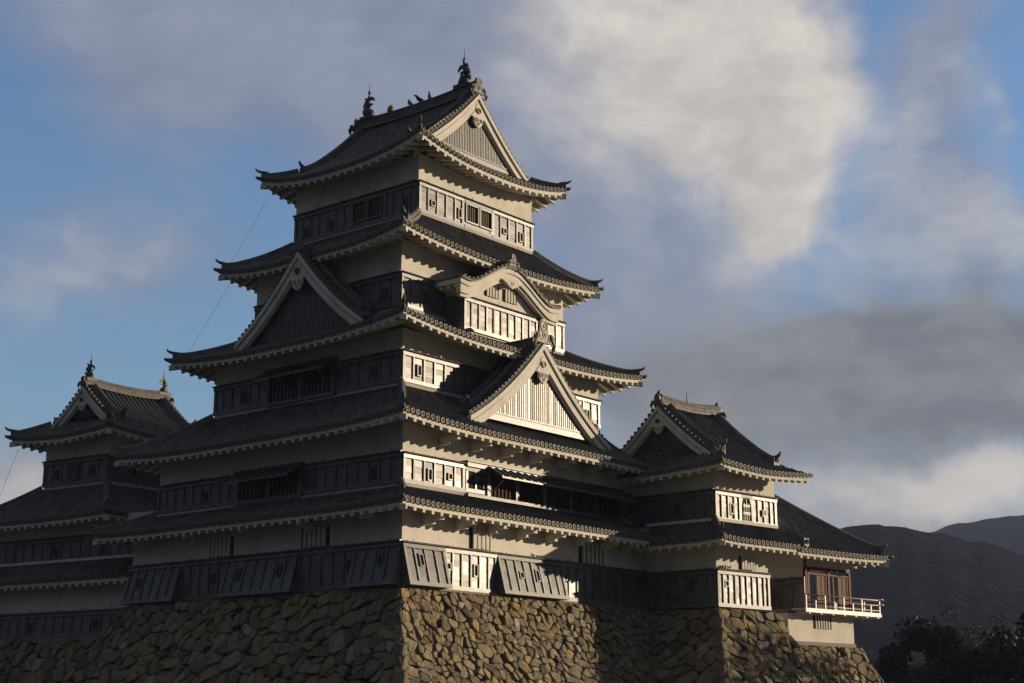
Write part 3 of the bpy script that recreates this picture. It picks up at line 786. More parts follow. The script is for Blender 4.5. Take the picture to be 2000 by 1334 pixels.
# --- third storey
F = rightF(W3)
seg(F, s3, -.02, 13.57, 8.48, 9.77, 21, 0, [(1, 9.08, True), (7, 8.95, True), (19, 9.0, True)])
F = leftF(W3)
seg(F, s3, -.02, 3.75, 8.48, 9.77, 6, 0, [(2, 9.08, True)])
propped(s3, F, 3.75, 8.1, 3.85, 8.5, 10.0, 2, bars=LACQ)
seg(F, s3, 8.1, 11.70, 8.48, 9.77, 6, 0, [(2, 9.05, True)])
# --- fourth storey
F = rightF(W4)
seg(F, s4, -.02, 11.32, 12.1, 13.58, 18, 0, [(2, 12.8, True)])
F = leftF(W4)
seg(F, s4, -.02, 9.22, 12.1, 13.58, 15, 0, [(1, 12.8, True)])
# --- fifth storey
F = rightF(W5)
seg(F, s5, -.02, 3.0, 16.88, 18.30, 5, 0, [(1, 17.5, False), (4, 17.5, True)])
o_, pt_, bw_ = boards(s5, F, 3.0, 5.0, 16.88, 18.30, 2, skip=(0, 1))
for ua, ub in ((3.14, 3.92), (4.12, 4.88)): barred(o_, F, ua, ub, 17.26, 18.04, 4, .012, [TIMBER, VOID, LACQ], bw=.022, depth=.03, frame=.07)
fm = MB(); F.box(fm, 3.0, 5.0, 16.9, 17.18, .0, .05); obj('weatherboard', fm, LACQ, s5)
seg(F, s5, 5.0, 8.04, 16.88, 18.30, 5, 0, [(1, 17.45, False), (3, 17.45, True)])
F = leftF(W5)
seg(F, s5, -.02, 2.05, 16.88, 18.30, 4, 0, [(1, 17.5, True)])
o_, pt_, bw_ = boards(s5, F, 2.05, 4.10, 16.88, 18.30, 2, skip=(0, 1))
for ua, ub in ((2.2, 3.0), (3.2, 3.98)): barred(o_, F, ua, ub, 17.2, 18.08, 4, .012, [TIMBER, VOID, LACQ], bw=.022, depth=.03, frame=.07)
fm = MB(); F.box(fm, 2.05, 4.1, 16.9, 17.12, .0, .05); obj('weatherboard', fm, LACQ, s5)
seg(F, s5, 4.10, 7.96, 16.88, 18.30, 7, 0, [(2, 17.4, True), (5, 17.4, True)])

# --- top roof
ro, zf5, mid5, ev5, av5, path5 = irimoya(keep, (3.86, 14.34, 2.98, 13.36), 19.24, 23.78, .64, 1.15, 'y', 1.25, 1.25, fh=.16, gable_kw=dict(bw=.5, slat=.115, slatw=.03, pend=.85, orn=1.0, setb=.2))
for (y, inw) in ((5.02, 1), (11.45, -1)):
    fo = obj('roof_fish_ornament', fish((9.1, y, 24.40), (0, inw, 0), .98), IRON, keep)
    sp_ = MB(); sp_.tube([(9.1, y + .03 * inw, 25.6), (9.1, y + .05 * inw, 26.35)], [.022, .008], 6); obj('lightning_rod', sp_, IRON, fo)

# --- large triangular gable over the second roof (sunlit front)
def dormer_gable(root, c, e, n, w, h, zfoot, k, back, xend, basez, **kw):
    r = Roof(root); cv = curve_gable(w, h, zfoot, k); zf = lambda d: zfoot + h * ((1 - k) * d / w + k * (d / w) ** 2)
    c = V2(*c); e = V2(*e); n = V2(*n)
    for sg in (-1, 1):
        st = c + e * sg * w
        r.side((st.x, st.y), (-n.x, -n.y), (-e.x * sg, -e.y * sg), back, w, zf, .3, rows=14, eave=False)
        for off in (.66, 1.22):
            m = MB(); pts = []
            for i in range(13):
                d = w * (.16 + .80 * i / 12); q_ = st - n * off - e * sg * d; pts.append((q_.x, q_.y, zf(d) + .05 + .10 * max(0, 1 - i / 2.5)))
            m.sweep(pts, [(x * .85, y * .85) for x, y in HIPSEC], 0)
            p0 = Vector(pts[0]); nn = -e * sg
            m.tube([p0 + Vector((nn.x * x, nn.y * x, z)) for x, z in ((.2, .24), (0, .27), (-.14, .33), (-.22, .44))], [.07, .075, .06, .03], 7)
            r.extra.append(('descending_ridge', m, RIDGE))
    o = r.build(root)
    q0 = c - n * .05; q1 = c - n * back
    ridge_beam(o, [(q0.x, q0.y, zfoot + h - .04), ((q0.x + q1.x) / 2, (q0.y + q1.y) / 2, zfoot + h - .10), (q1.x, q1.y, zfoot + h - .10)], .2, .42)
    gable_front(root, (c.x, c.y), (e.x, e.y), (n.x, n.y), cv, w, xend, basez, **kw)
dormer_gable(keep, (9.15, .45), (1, 0), (0, -1), 4.85, 3.95, 7.14, .34, 2.2, 3.6, 7.50, bw=.56, slat=.145, slatw=.044, pend=.88, orn=1.35, setb=.22)
dormer_gable(keep, (1.78, 8.17), (0, -1), (-1, 0), 3.95, 3.62, 11.40, .30, 2.6, 3.1, 11.25, bw=.5, slat=.14, pend=.9, orn=.75, setb=.36, base_board=False)

# --- undulating-gable dormer on the third roof (sunlit front)
dw_ = MB(); dw_.b2(6.2, 11.7, 2.45, 3.9, 11.3, 13.9)
dm = obj('dormer_wall', dw_, PLASTER, keep)
F = Face((6.2, 2.45), (1, 0), (0, -1))
boards(dm, F, -.02, 5.52, 11.46, 12.92, 11)
boards(dm, Face((6.2, 2.45), (0, 1), (-1, 0)), 0, 1.2, 11.62, 12.92, 2)
KC, KW = 8.95, 3.48
def kz(x):
    t = min(1, abs(x) / KW)
    q_ = min(1, max(0, (t - .06) / .78)); f_ = (1 - q_ * q_ * (3 - 2 * q_)) * (1 - .05 * min(1, t / .3) ** 2)
    return 13.42 + 1.20 * f_ ** .9 + .08 * max(0, (t - .72) / .28) ** 2
F2 = Face((KC, 1.95), (1, 0), (0, -1))
gw = MB(); vs = []; fs = []
for i in range(25):
    x = -2.7 + 5.4 * i / 24; vs += [F.p(x + KC - 6.2, 12.9, .004), F.p(x + KC - 6.2, kz(x) - .25, .004), F.p(x + KC - 6.2, 12.9, -1), F.p(x + KC - 6.2, kz(x) - .25, -1)]
for i in range(24): fs += [(4 * i, 4 * i + 4, 4 * i + 5, 4 * i + 1), (4 * i + 1, 4 * i + 5, 4 * i + 7, 4 * i + 3)]
gw.add(vs, fs); obj('gable', gw, PLASTER, dm)
barred(dm, F, 1.35, 2.35, 13.28, 13.86, 4, .012, [PLASTER, VOID], frame=0, bw=.05); barred(dm, F, 2.62, 3.62, 13.28, 13.86, 4, .012, [PLASTER, VOID], frame=0, bw=.05)
kt = MB(); kd_ = MB(); kb = MB(); npk = round(2 * KW / PITCH); pk = 2 * KW / npk; cols = []
for i in range(npk):
    for (fx, h_) in PROF: cols.append((-KW + (i + fx) * pk, h_))
cols.append((KW, 0)); vs = []; fs = []; uv = []
for (x, h_) in cols:
    for j, y in enumerate((1.90, 2.6, 3.3, 4.4)):
        vs.append((KC + x, y, kz(x) + .14 + h_ * 1.1 + .0 * j)); uv.append((x / pk + 40, y))
for i in range(len(cols) - 1):
    for j in range(3): fs.append((i * 4 + j, i * 4 + 4 + j, i * 4 + 5 + j, i * 4 + j + 1))
kt.add(vs, fs, 0, uv)
ko = obj('undulating_roof', kt, TILE, keep)
for i in range(npk):
    x = -KW + (i + .725) * pk; kd_.disc((KC + x, 1.88, kz(x) + .155), (0, -1, 0), (0, 0, 1), .09, .06, 10, 0, 1)
pts = [(KC - KW + 2 * KW * i / 40, 1.93, kz(-KW + 2 * KW * i / 40) + .10) for i in range(41)]
kd_.sweep(pts, [(-.04, -.04), (.10, -.04), (.10, .04), (-.04, .04)], 1, side=(0, 1, 0))
obj('eave_end_tiles', kd_, [CAP, TILE], ko)
def band(mb, f0, f1, y0, y1, x0=-KW, x1=KW, n=48):
    vs = []; fs = []
    for i in range(n + 1):
        x = x0 + (x1 - x0) * i / n
        for (f, y) in ((f0, y0), (f1, y0), (f1, y1), (f0, y1)): vs.append((KC + x, y, f(x)))
    for i in range(n):
        for j in range(4): fs.append((i * 4 + j, i * 4 + (j + 1) % 4, i * 4 + 4 + (j + 1) % 4, i * 4 + 4 + j))
    fs += [(0, 1, 2, 3), tuple(len(vs) - 4 + j for j in (3, 2, 1, 0))]
    mb.add(vs, fs)
flat = lambda x: .14 * max(0, (abs(x) / KW - .66) / .34)
band(kb, lambda x: kz(x) + .06, lambda x: kz(x) - .16, 1.97, 2.30)
band(kb, lambda x: kz(x) - .16, lambda x: kz(x) - .44 - flat(x), 2.03, 2.30, -KW * .985, KW * .985)
band(kb, lambda x: kz(x) - .44 - flat(x), lambda x: kz(x) - .58 - flat(x), 2.12, 2.32, -KW * .96, KW * .96)
obj('undulating_bargeboard', kb, PLASTER, ko)
kp = MB()
kp.prism([(KC + x, 2.05, kz(0) - .52 + z) for x, z in ((-.75, .0), (-.45, -.10), (-.25, -.22), (0, -.34), (.25, -.22), (.45, -.10), (.75, .0), (.3, .1), (-.3, .1))], (0, -.10, 0))
kp.disc((KC, 1.93, kz(0) - .62), (0, -1, 0), (0, 0, 1), .10, .05, 10)
obj('gable_pendant', kp, PLASTER, ko)
obj('ridge_end_ornament', demon_tile((KC, 1.95, kz(0) + .26), (0, -1, 0), sc=.72), [CAP, RIDGE], ko)
km = MB(); km.sweep([(KC, 1.98, kz(0) + .2), (KC, 3.0, kz(0) + .2), (KC, 4.2, kz(0) + .25)], HIPSEC, 0); obj('main_ridge', km, RIDGE, ko)
for sg in (-1, 1):   # side eaves of the dormer with their rafters
    km = MB(); xe = KC + sg * KW
    km.box((xe - sg * .06, 2.9, kz(KW) - .05), (.05, 0, 0), (0, .86, 0), (0, 0, .11))
    km.box((xe - sg * .4, 2.9, kz(KW) - .13), (.36, 0, 0), (0, .85, 0), (0, 0, .03))
    for i in range(4): km.box((xe - sg * .4, 2.35 + i * .42, kz(KW) - .24), (.34, 0, 0), (0, .08, 0), (0, 0, .07))
    obj('rafters', km, PLASTER, ko)
    km = MB()
    for i in range(6): km.disc((xe + sg * .04, 2.1 + i * .27, kz(KW) + .13), (sg, 0, 0), (0, 0, 1), .085, .06, 10)
    obj('eave_end_tiles', km, CAP, ko)

# lightning cables strung down the shaded side
for (a, b) in (((3.95, 13.0, 19.0), (2.4, 13.8, 15.3)), ((2.3, 13.4, 14.6), (1.2, 14.9, 11.2)), ((4.3, 10.2, 19.05), (4.8, 9.6, 17.3))):
    c_ = MB(); A_, B_ = Vector(a), Vector(b)
    c_.tube([A_, A_.lerp(B_, .35) + Vector((0, 0, -.03)), A_.lerp(B_, .7) + Vector((0, 0, -.03)), B_], .006, 5); obj('lightning_cable', c_, IRON, keep)

# =================================================================== THE SOUTH-EAST TURRET
TA = R(8)
FT = Frame((16, -3.83, 0), (cos(TA), -sin(TA)), (0, 1))
tur = thing('corner_turret', 'two-storey black and white turret with a gabled roof joined to the right of the keep', 'turret', (16, -3.83, 0))
t1 = storey(tur, (0, 3.62, 0, 5.0), -.1, 2.75, FT); t2_ = storey(tur, (.02, 4.33, 0, 6.0), 2.75, 6.0, FT)
fF = Face((0, 0), (1, 0), (0, -1)); lF = Face((0, 0), (0, 1), (-1, 0)); lF2 = Face((.02, 0), (0, 1), (-1, 0))
seg(fF, t1, -.02, 3.62, -.12, 1.48, 9, 0, [(1, .9, False)], FT)
seg(lF, t1, -.02, 4.2, -.12, 1.48, 8, 0, [(2, .9, True)], FT)
barred(t1, fF, 1.55, 2.75, 1.60, 2.2, 5, .01, [PLASTER, VOID], FT, frame=0, bw=.065, depth=.08)
o_, pt_, bw_ = boards(t2_, fF, .0, 1.78, 3.64, 4.99, 4, fr=FT); loophole(o_, pt_, 1.1, 4.25, True, FT)
o_, pt_, bw_ = boards(t2_, fF, 1.78, 2.55, 3.64, 4.99, 1, fr=FT, skip=(0,))
o2_, pt2_, bw_ = boards(t2_, fF, 2.55, 4.35, 3.64, 4.99, 4, fr=FT); loophole(o2_, pt2_, 3.4, 4.25, False, FT)
# bell-shaped window
bw = MB()
def bell(y):   # half-width at height 0..1
    return .30 * (1.0 - .10 * y) if y < .55 else .285 * sqrt(max(0, 1 - ((y - .55) / .47) ** 2)) ** 1.1
pl = [(-bell(i / 14), i / 14) for i in range(15)] + [(bell(i / 14), i / 14) for i in range(14, -1, -1)]
bw.prism([fF.p(2.16 + x, 3.78 + 1.08 * y, .02) for x, y in pl], (0, -.02, 0), 1)
for s_ in range(len(pl) - 1):
    a, b = pl[s_], pl[s_ + 1]; A_ = fF.p(2.16 + a[0], 3.78 + 1.08 * a[1], .07); B_ = fF.p(2.16 + b[0], 3.78 + 1.08 * b[1], .07)
    if (A_ - B_).length > .01: bw.tube([A_, B_], .045, 5)
for x in (-.15, 0, .15): fF.box(bw, 2.16 + x - .02, 2.16 + x + .02, 3.78, 3.78 + 1.0 * (1 if x == 0 else .82), .04, .085)
for y in (.3, .36, .62, .68): fF.box(bw, 2.16 - .28, 2.16 + .28, 3.78 + y * 1.08 - .018, 3.78 + y * 1.08 + .018, .04, .087)
fF.box(bw, 1.80, 2.53, 3.80, 4.84, .0, .02)
obj('bell_window', bw, [LACQ, VOID], t2_, FT)
seg(lF2, t2_, -.02, 4.4, 3.64, 4.99, 8, 0, [(3, 4.3, True)], FT)
# roofs
def turret_skirt():
    r = Roof(tur, .13); z0 = 2.42 + .26
    zt = 3.60; H = zt - z0; k = .2
    zf = lambda D: (lambda d: z0 + H * ((1 - k) * d / D + k * (d / D) ** 2))
    r.side((-1.2, -1.25), (1, 0), (0, 1), 5.4, 1.25, zf(1.25), 1.25, 1.25 / 1.2, None, lf=.10, S=2)
    r.side((-1.2, -1.25), (0, 1), (1, 0), 4.6, 1.2, zf(1.2), 1.2, 1.2 / 1.25, None, lf=.10, S=2)
    r.hip((-1.2, -1.25), (0, 0), zf(1.2), 1.2, .10, 1.2, 2, 1.2)
    m = MB(); m.b2(-.12, 4.32, -.13, -.004, zt + .02, zt + .16); m.b2(-.12, .018, -.004, 3.6, zt + .02, zt + .158); r.extra.append(('mortar_strip', m, PLASTER))
    r.build(tur, None, FT)
turret_skirt()
ro, zft, midt, evt, avt, patht = irimoya(tur, (-1.1, 5.42, -1.25, 7.25), 5.62, 9.22, .22, 1.15, 'x', 1.3, .95, fr=FT, sides='lra', gable_kw=dict(bw=.42, slat=.13, pend=.62, orn=.62, grid=True, base_board=False), ends='ab', ridge=(.2, .5))
rod = MB(); rod.tube([FT((2.2, 3, 9.62)), FT((2.2, 3, 10.15))], [.03, .012], 6); obj('lightning_rod', rod, IRON, tur)
for xx in (.25, 4.4):
    kn = MB(); kn.tube([FT((xx, 3.0, 9.6)), FT((xx - .06, 3.0, 9.78)), FT((xx + .02, 3.0, 9.95))], [.09, .11, .05], 7); obj('ridge_finial', kn, RIDGE, tur)

# =================================================================== MOON-VIEWING PAVILION
pav = thing('moon_viewing_pavilion', 'low pavilion with a railed balcony and open shutters, right of the turret', 'pavilion', (16, -3.83, 0))
YF = 0.0
pf = Face((0, YF), (1, 0), (0, -1))
m = MB(); m.b2(6.30, 9.96, .02, 4.2, 2.02, 2.9); m.b2(6.30, 6.42, .06, 4.2, .0, 2.02); m.b2(3.7, 6.3, 2.6, 2.8, -.1, 2.9)
pw = obj('pavilion_wall', m, PLASTER, pav, FT)
boards(pw, Face((6.30, .05), (0, 1), (-1, 0)), 0, 2.5, -.06, 1.46, 4, fr=FT)
boards(pw, Face((3.7, 2.6), (1, 0), (0, -1)), 0, 2.5, -.06, 1.46, 4, fr=FT)
m = MB(); m.b2(6.42, 9.9, 3.0, 3.1, .0, 2.0); m.b2(4.9, 10.0, .02, 4.2, -.12, .0); obj('room_floor', m, TIMBER, pav, FT)
m = MB(); m.b2(6.22, 6.30, -.06, .05, -.06, 1.56); obj('edge_trim', m, LACQ, pav, FT)
m = MB(); m.b2(6.305, 6.42, -.08, .045, -.06, 2.36); obj('post', m, RED, pav, FT)
for x in (6.62, 8.20, 9.88):
    m = MB(); m.b2(x - .07, x + .07, YF - .02, YF + .12, .02, 2.05); obj('post', m, RED, pav, FT)
m = MB(); m.b2(6.55, 9.955, YF - .015, YF + .115, 1.92, 2.06); m.b2(6.70, 9.80, YF + .0, YF + .10, 1.70, 1.78); obj('lintel', m, RED, pav, FT)
for (xa, xb) in ((7.30, 8.05), (8.98, 9.74)):
    m = MB(); m.b2(xa, xb, YF + .06, YF + .09, .1, 1.72)
    z = .14
    while z < 1.70: m.b2(xa, xb, YF + .02, YF + .065, z, z + .062); z += .13
    for x in (xa, xb - .05, (xa + xb) / 2): m.b2(x, x + .05, YF + .005, YF + .03, .1, 1.72)
    obj('shutter', m, SHUT, pav, FT)
m = MB(); m.b2(8.58, 8.65, YF + .03, YF + .10, .1, 1.75); obj('post', m, TIMBER, pav, FT)
# balcony
m = MB(); m.b2(5.22, 11.15, -.75, YF - .02, -.03, .05); m.b2(9.98, 11.14, YF - .02, 4.0, -.03, .049); m.b2(5.20, 11.18, -.78, -.68, -.14, .02); m.b2(11.10, 11.19, -.78, 4.0, -.14, .019)
for i in range(7): m.b2(5.5 + i * .9, 5.62 + i * .9, -.73, YF + .1, -.20, -.031)
bl = obj('balcony', m, RAIL, pav, FT)
m = MB()
for z in (.17, .42, .66): m.tube([(5.26, -.72, z), (11.12, -.72, z)] if z < .3 else [(5.26, -.72, z), (10.9, -.72, z), (11.25, -.72, z + .02), (11.42, -.72, z + .07)], .030 if z < .6 else .040, 7)
for z in (.17, .42, .66): m.tube([(11.12, -.95 if z > .3 else -.7, z), (11.12, 3.9, z)], .034, 7)
for i in range(9):
    x = 5.30 + i * .725; m.b2(x - .033, x + .033, -.755, -.69, .05, .66 if i % 2 == 0 else .42)
for i in range(7): m.b2(11.085, 11.155, -.69 + i * .75, -.62 + i * .75, .05, .63)
obj('railing', m, RAIL, bl, FT)
# plastered basement
m = MB(); m.b2(4.96, 10.02, 0, 3.9, -1.42, -.15); bs = obj('basement_wall', m, PLASTER, pav, FT)
bf = Face((0, 0), (1, 0), (0, -1))
barred(bs, bf, 6.85, 8.25, -.80, -.16, 6, .006, [PLASTER, VOID], FT, frame=0, bw=.052, depth=.03)
m = MB(); m.b2(4.93, 10.05, -.07, 3.85, -1.60, -1.415); obj('sill_beam', m, TIMBER, bs, FT)
def pav_roof():
    r = Roof(pav, .13); z0 = 2.32 + .26; x0, x1 = 4.22, 11.25; L = x1 - x0; D = 4.4; H = 3.55; k = .12
    zf = lambda d: z0 + H * ((1 - k) * d / D + k * (d / D) ** 2)
    r.side((x0, -1.25), (1, 0), (0, 1), L, D, zf, 1.25, None, 1, rows=12, N=2.2, lf=.08, S=2)
    r.side((x1, -1.25), (0, 1), (-1, 0), 8.8, 4.4, zf, 1.25, 1, 1, rows=12, N=2.2, lf=.08, S=2)
    r.hip((x1, -1.25), (x1 - D, -1.25 + D), zf, D, .08, 2.2, 2, 1.25)
    m = MB(); pts = [(5.1, -1.25 + D * (.06 + .9 * i / 10), zf(D * (.06 + .9 * i / 10)) + .06) for i in range(11)]
    m.sweep(pts, HIPSEC, 0); m.box((5.1, -1.0, pts[0][2] + .15), (.17, 0, 0), (0, .04, 0), (0, 0, .2)); r.extra.append(('descending_ridge', m, RIDGE))
    m = MB(); m.sweep([(4.3, 3.1, z0 + H - .05), (5.2, 3.1, z0 + H - .05), (6.85, 3.1, z0 + H)], [(x * 1.4, y * 1.7) for x, y in HIPSEC], 0)
    m.tube([(6.80, 3.1, z0 + H + .35), (6.92, 3.1, z0 + H + .55), (6.84, 3.1, z0 + H + .72)], [.1, .12, .05], 7)
    r.extra.append(('main_ridge', m, RIDGE))
    r.build(pav, None, FT)
pav_roof()

# =================================================================== THE SMALL NORTH-WEST KEEP
IA = R(6.7)
FI = Frame((2, 21.4, 0), (1, 0), (-sin(IA), cos(IA)))
ink = thing('small_keep', 'smaller three-storey turret with a fish-topped gable, left of the great keep', 'turret', (2, 21.4, 0))
i1 = storey(ink, (-1.7, 9, -5.4, 9.5), -1.2, 1.2, FI); i2 = storey(ink, (-1.2, 9, -5.2, 6.6), 1.2, 4.3, FI); i3 = storey(ink, (0, 5.5, 0, 4.45), 5.6, 8.7, FI)
iF = lambda x, y0: Face((x, y0), (0, 1), (-1, 0))
seg(iF(-1.7, -5.4), i1, 0, 14.9, -1.25, -.12, 24, .1, [(5, -.7, True), (12, -.7, True)], FI)
seg(iF(-1.2, -5.2), i2, 0, 11.8, 2.25, 3.42, 18, 0, [(5, 2.8, True), (10, 2.8, True)], FI)
seg(iF(0, 0), i3, -.02, 4.47, 6.22, 7.45, 7, 0, [(1, 6.8, True), (5, 6.8, True)], FI)
barred(i3, iF(0, 0), 1.95, 2.6, 6.45, 7.15, 3, .05, [LACQ, VOID], FI, bw=.03)
seg(Face((0, 0), (1, 0), (0, -1)), i3, -.02, 5.5, 6.22, 7.45, 9, 0, [(2, 6.8, True)], FI)
skirt(ink, (-2.4, 8.5, -3.0, 7.6), (0, 5.5, 0, 4.45), 3.95, 6.02, .12, 1.2, sides='xyY', fr=FI).build(ink, None, FI)
def low_roof():
    r = Roof(ink, .14); z0 = 1.3; zf = lambda d: z0 + .62 * d
    r.side((-2.75, -5.3), (0, 1), (1, 0), 15.5, 1.55, zf, 1.05); m = MB(); m.b2(-1.33, -1.204, -5.2, 9, 2.28, 2.4); r.extra.append(('mortar_strip', m, PLASTER)); r.build(ink, None, FI)
low_roof()
ro, zfi, midi, evi, avi, pathi = irimoya(ink, (-1.15, 6.6, -1.28, 5.73), 8.15, 11.12, .28, 1.2, 'x', 1.3, 1.3, fr=FI, ends='ab', gable_kw=dict(bw=.4, slat=.14, pend=.58, orn=.55, base_board=False), ridge=(.2, .46))
for (x, inw) in ((.42, 1), (5.0, -1)):
    fo = obj('roof_fish_ornament', fish(FI((x, 2.22, 11.52)), FI((inw, 0, 0)), .66), RIDGE, ink)
    sp_ = MB(); p_ = FI((x + .03 * inw, 2.22, 12.3)); sp_.tube([p_, p_ + Vector((0, 0, .55))], [.018, .007], 6); obj('lightning_rod', sp_, IRON, fo)
c_ = MB(); c_.tube([FI((-1.0, 5.2, 8.1)), FI((-1.3, 5.4, 6.9)), FI((-1.5, 5.7, 5.6))], .008, 5); obj('lightning_cable', c_, IRON, ink)
# parent offsets: those roots are placed at their own corner, their meshes are in world axes from that corner


# =================================================================== STONE BASES
def clip(poly, px, py, nx, ny):
    out = []; n = len(poly)
    for i in range(n):
        a, b = poly[i], poly[(i + 1) % n]; da = (a[0] - px) * nx + (a[1] - py) * ny; db = (b[0] - px) * nx + (b[1] - py) * ny
        if da <= 0: out.append(a)
        if (da < 0 < db) or (db < 0 < da):
            t = da / (da - db); out.append((a[0] + (b[0] - a[0]) * t, a[1] + (b[1] - a[1]) * t))
    return out
def batter(d): return .18 + .27 * d + .022 * d * d
def stone_face(mb, A, e, n, L, ztop, depth, size, extA=True, extB=True, seed=1, b0=0, bat=batter, fr=None, angle=.45):
    rng = random.Random(seed); A = V2(*A); e = V2(*e); n = V2(*n)
    def P(u, d, off):
        b = bat(max(0, d)) + b0; q_ = A + e * u + n * (b + off); return Vector((q_.x, q_.y, ztop - d))
    umin = -(bat(depth) + b0 if extA else 0) - .3; umax = L + (bat(depth) + b0 if extB else 0) + .3
    st = 1.35; pts = []; d = -.2; row = 0
    while d < depth + .4:     # staggered rows, jittered, larger stones here and there
        u = umin + (row % 2) * size * .5
        while u < umax:
            pts.append((u + rng.uniform(-.38, .38) * size, d + rng.uniform(-.40, .40) * size)); u += size * rng.choice((.5, .8, 1.0, 1.25, 1.6))
        d += size * .78; row += 1
    wt = [rng.choice((-.20, -.12, 0, 0, .10, .22)) for _ in pts]
    from collections import defaultdict
    g = defaultdict(list); cs = size * 1.6
    for i, p in enumerate(pts): g[(int(p[0] // cs), int(p[1] // cs))].append(i)
    ca, sa = cos(angle), sin(angle)
    for i, p in enumerate(pts):
        poly = [(p[0] - size * 1.5, p[1] - size * 1.5), (p[0] + size * 1.5, p[1] - size * 1.5), (p[0] + size * 1.5, p[1] + size * 1.5), (p[0] - size * 1.5, p[1] + size * 1.5)]
        ani = rng.uniform(.80, .98); ang_ = angle + rng.uniform(-.25, .25); ca, sa = cos(ang_), sin(ang_)
        kx, ky = int(p[0] // cs), int(p[1] // cs)
        for ax in (-1, 0, 1):
            for ay in (-1, 0, 1):
                for j in g[(kx + ax, ky + ay)]:
                    if j == i: continue
                    q_ = pts[j]; dx, dy = q_[0] - p[0], q_[1] - p[1]
                    # anisotropic distance: stones lean along the slope
                    du, dv = dx * ca + dy * sa, -dx * sa + dy * ca
                    wx, wy = du * ani, dv / ani
                    nx, ny = wx * ca * ani - wy * sa / ani, wx * sa * ani + wy * ca / ani
                    t_ = .5 + (wt[i] - wt[j]) * .5; poly = clip(poly, p[0] + dx * t_, p[1] + dy * t_, nx, ny)
        for (cx_, cy_, nx, ny) in ((0, -.02, 0, -1), (0, depth, 0, 1)): poly = clip(poly, cx_, cy_, nx, ny)
        # battered corner edges (straight chord is close enough)
        if extA: sl = (bat(depth) - bat(0)) / depth; poly = clip(poly, -(bat(0) + b0), 0, -1, -sl)
        else: poly = clip(poly, 0, 0, -1, 0)
        if extB: sl = (bat(depth) - bat(0)) / depth; poly = clip(poly, L + bat(0) + b0, 0, 1, -sl)
        else: poly = clip(poly, L, 0, 1, 0)
        if len(poly) < 3: continue
        cx_ = sum(a[0] for a in poly) / len(poly); cy_ = sum(a[1] for a in poly) / len(poly)
        r_ = max(sqrt((a[0] - cx_) ** 2 + (a[1] - cy_) ** 2) for a in poly)
        if r_ < .07: continue
        # chamfer the corners so stones read as rough polygons
        pl = []; m_ = len(poly)
        for a in range(m_):
            p0, p1 = poly[a], poly[(a + 1) % m_]; f = rng.uniform(.10, .24)
            for t in (f, 1 - f): pl.append((p0[0] + (p1[0] - p0[0]) * t + rng.uniform(-.012, .012), p0[1] + (p1[1] - p0[1]) * t + rng.uniform(-.012, .012)))
        tu, tv = rng.uniform(-.30, .30), rng.uniform(-.30, .30); h0 = rng.uniform(.0, .13)
        vs = []; M_ = len(pl)
        for (sc, hh) in ((.965, -.16), (.945, .0), (.84, .045), (.5, .055)):
            for (x, y) in pl:
                xx, yy = cx_ + (x - cx_) * sc, cy_ + (y - cy_) * sc
                off = -.12 if hh < 0 else h0 + hh * min(1.5, r_ / .3) + (x - cx_) * tu * sc + (y - cy_) * tv * sc + rng.uniform(-.016, .016)
                vs.append(P(xx, yy, off))
        vs.append(P(cx_, cy_, h0 + .052 * min(1.5, r_ / .3))); fs = []
        for ring in range(3):
            for a in range(M_): a2 = (a + 1) % M_; fs.append((ring * M_ + a, ring * M_ + a2, (ring + 1) * M_ + a2, (ring + 1) * M_ + a))
        for a in range(M_): fs.append((3 * M_ + a, 3 * M_ + (a + 1) % M_, 4 * M_))
        mb.add(vs, fs, 0)
    for _ in range(int(L * depth * 5.0 * (.5 / size))):
        u, d = rng.uniform(umin + .3, umax - .3), rng.uniform(.05, depth - .1)
        if (extA and u < -(bat(d) + b0) + .12) or (not extA and u < .05) or (extB and u > L + bat(d) + b0 - .12) or (not extB and u > L - .05): continue
        r1, r2, an, h1 = rng.uniform(.04, .11), rng.uniform(.03, .06), rng.uniform(0, pi), rng.uniform(.02, .10); k_ = rng.randint(5, 7)
        ring = []
        for a in range(k_):
            t = 2 * pi * a / k_ + rng.uniform(-.3, .3); x, y = r1 * cos(t), r2 * sin(t)
            ring.append((u + x * cos(an) - y * sin(an), d + x * sin(an) + y * cos(an)))
        vs = [P(x, y, -.08) for x, y in ring] + [P(u + (x - u) * .7, d + (y - d) * .7, h1 + rng.uniform(-.02, .02)) for x, y in ring]
        mb.add(vs, [tuple(range(k_, 2 * k_))] + [(a, (a + 1) % k_, k_ + (a + 1) % k_, k_ + a) for a in range(k_)], 0)
    # packing behind the stones
    vs = []; fs = []; nd = 8
    for j in range(nd + 1):
        d = depth * j / nd; ua = -(bat(d) + b0) + .06 if extA else 0; ub = L + (bat(d) + b0) - .06 if extB else L
        vs += [P(ua, d, -.06), P(ub, d, -.06)]
    for j in range(nd): fs.append((2 * j, 2 * j + 1, 2 * j + 3, 2 * j + 2))
    mb.add(vs, fs, 1)

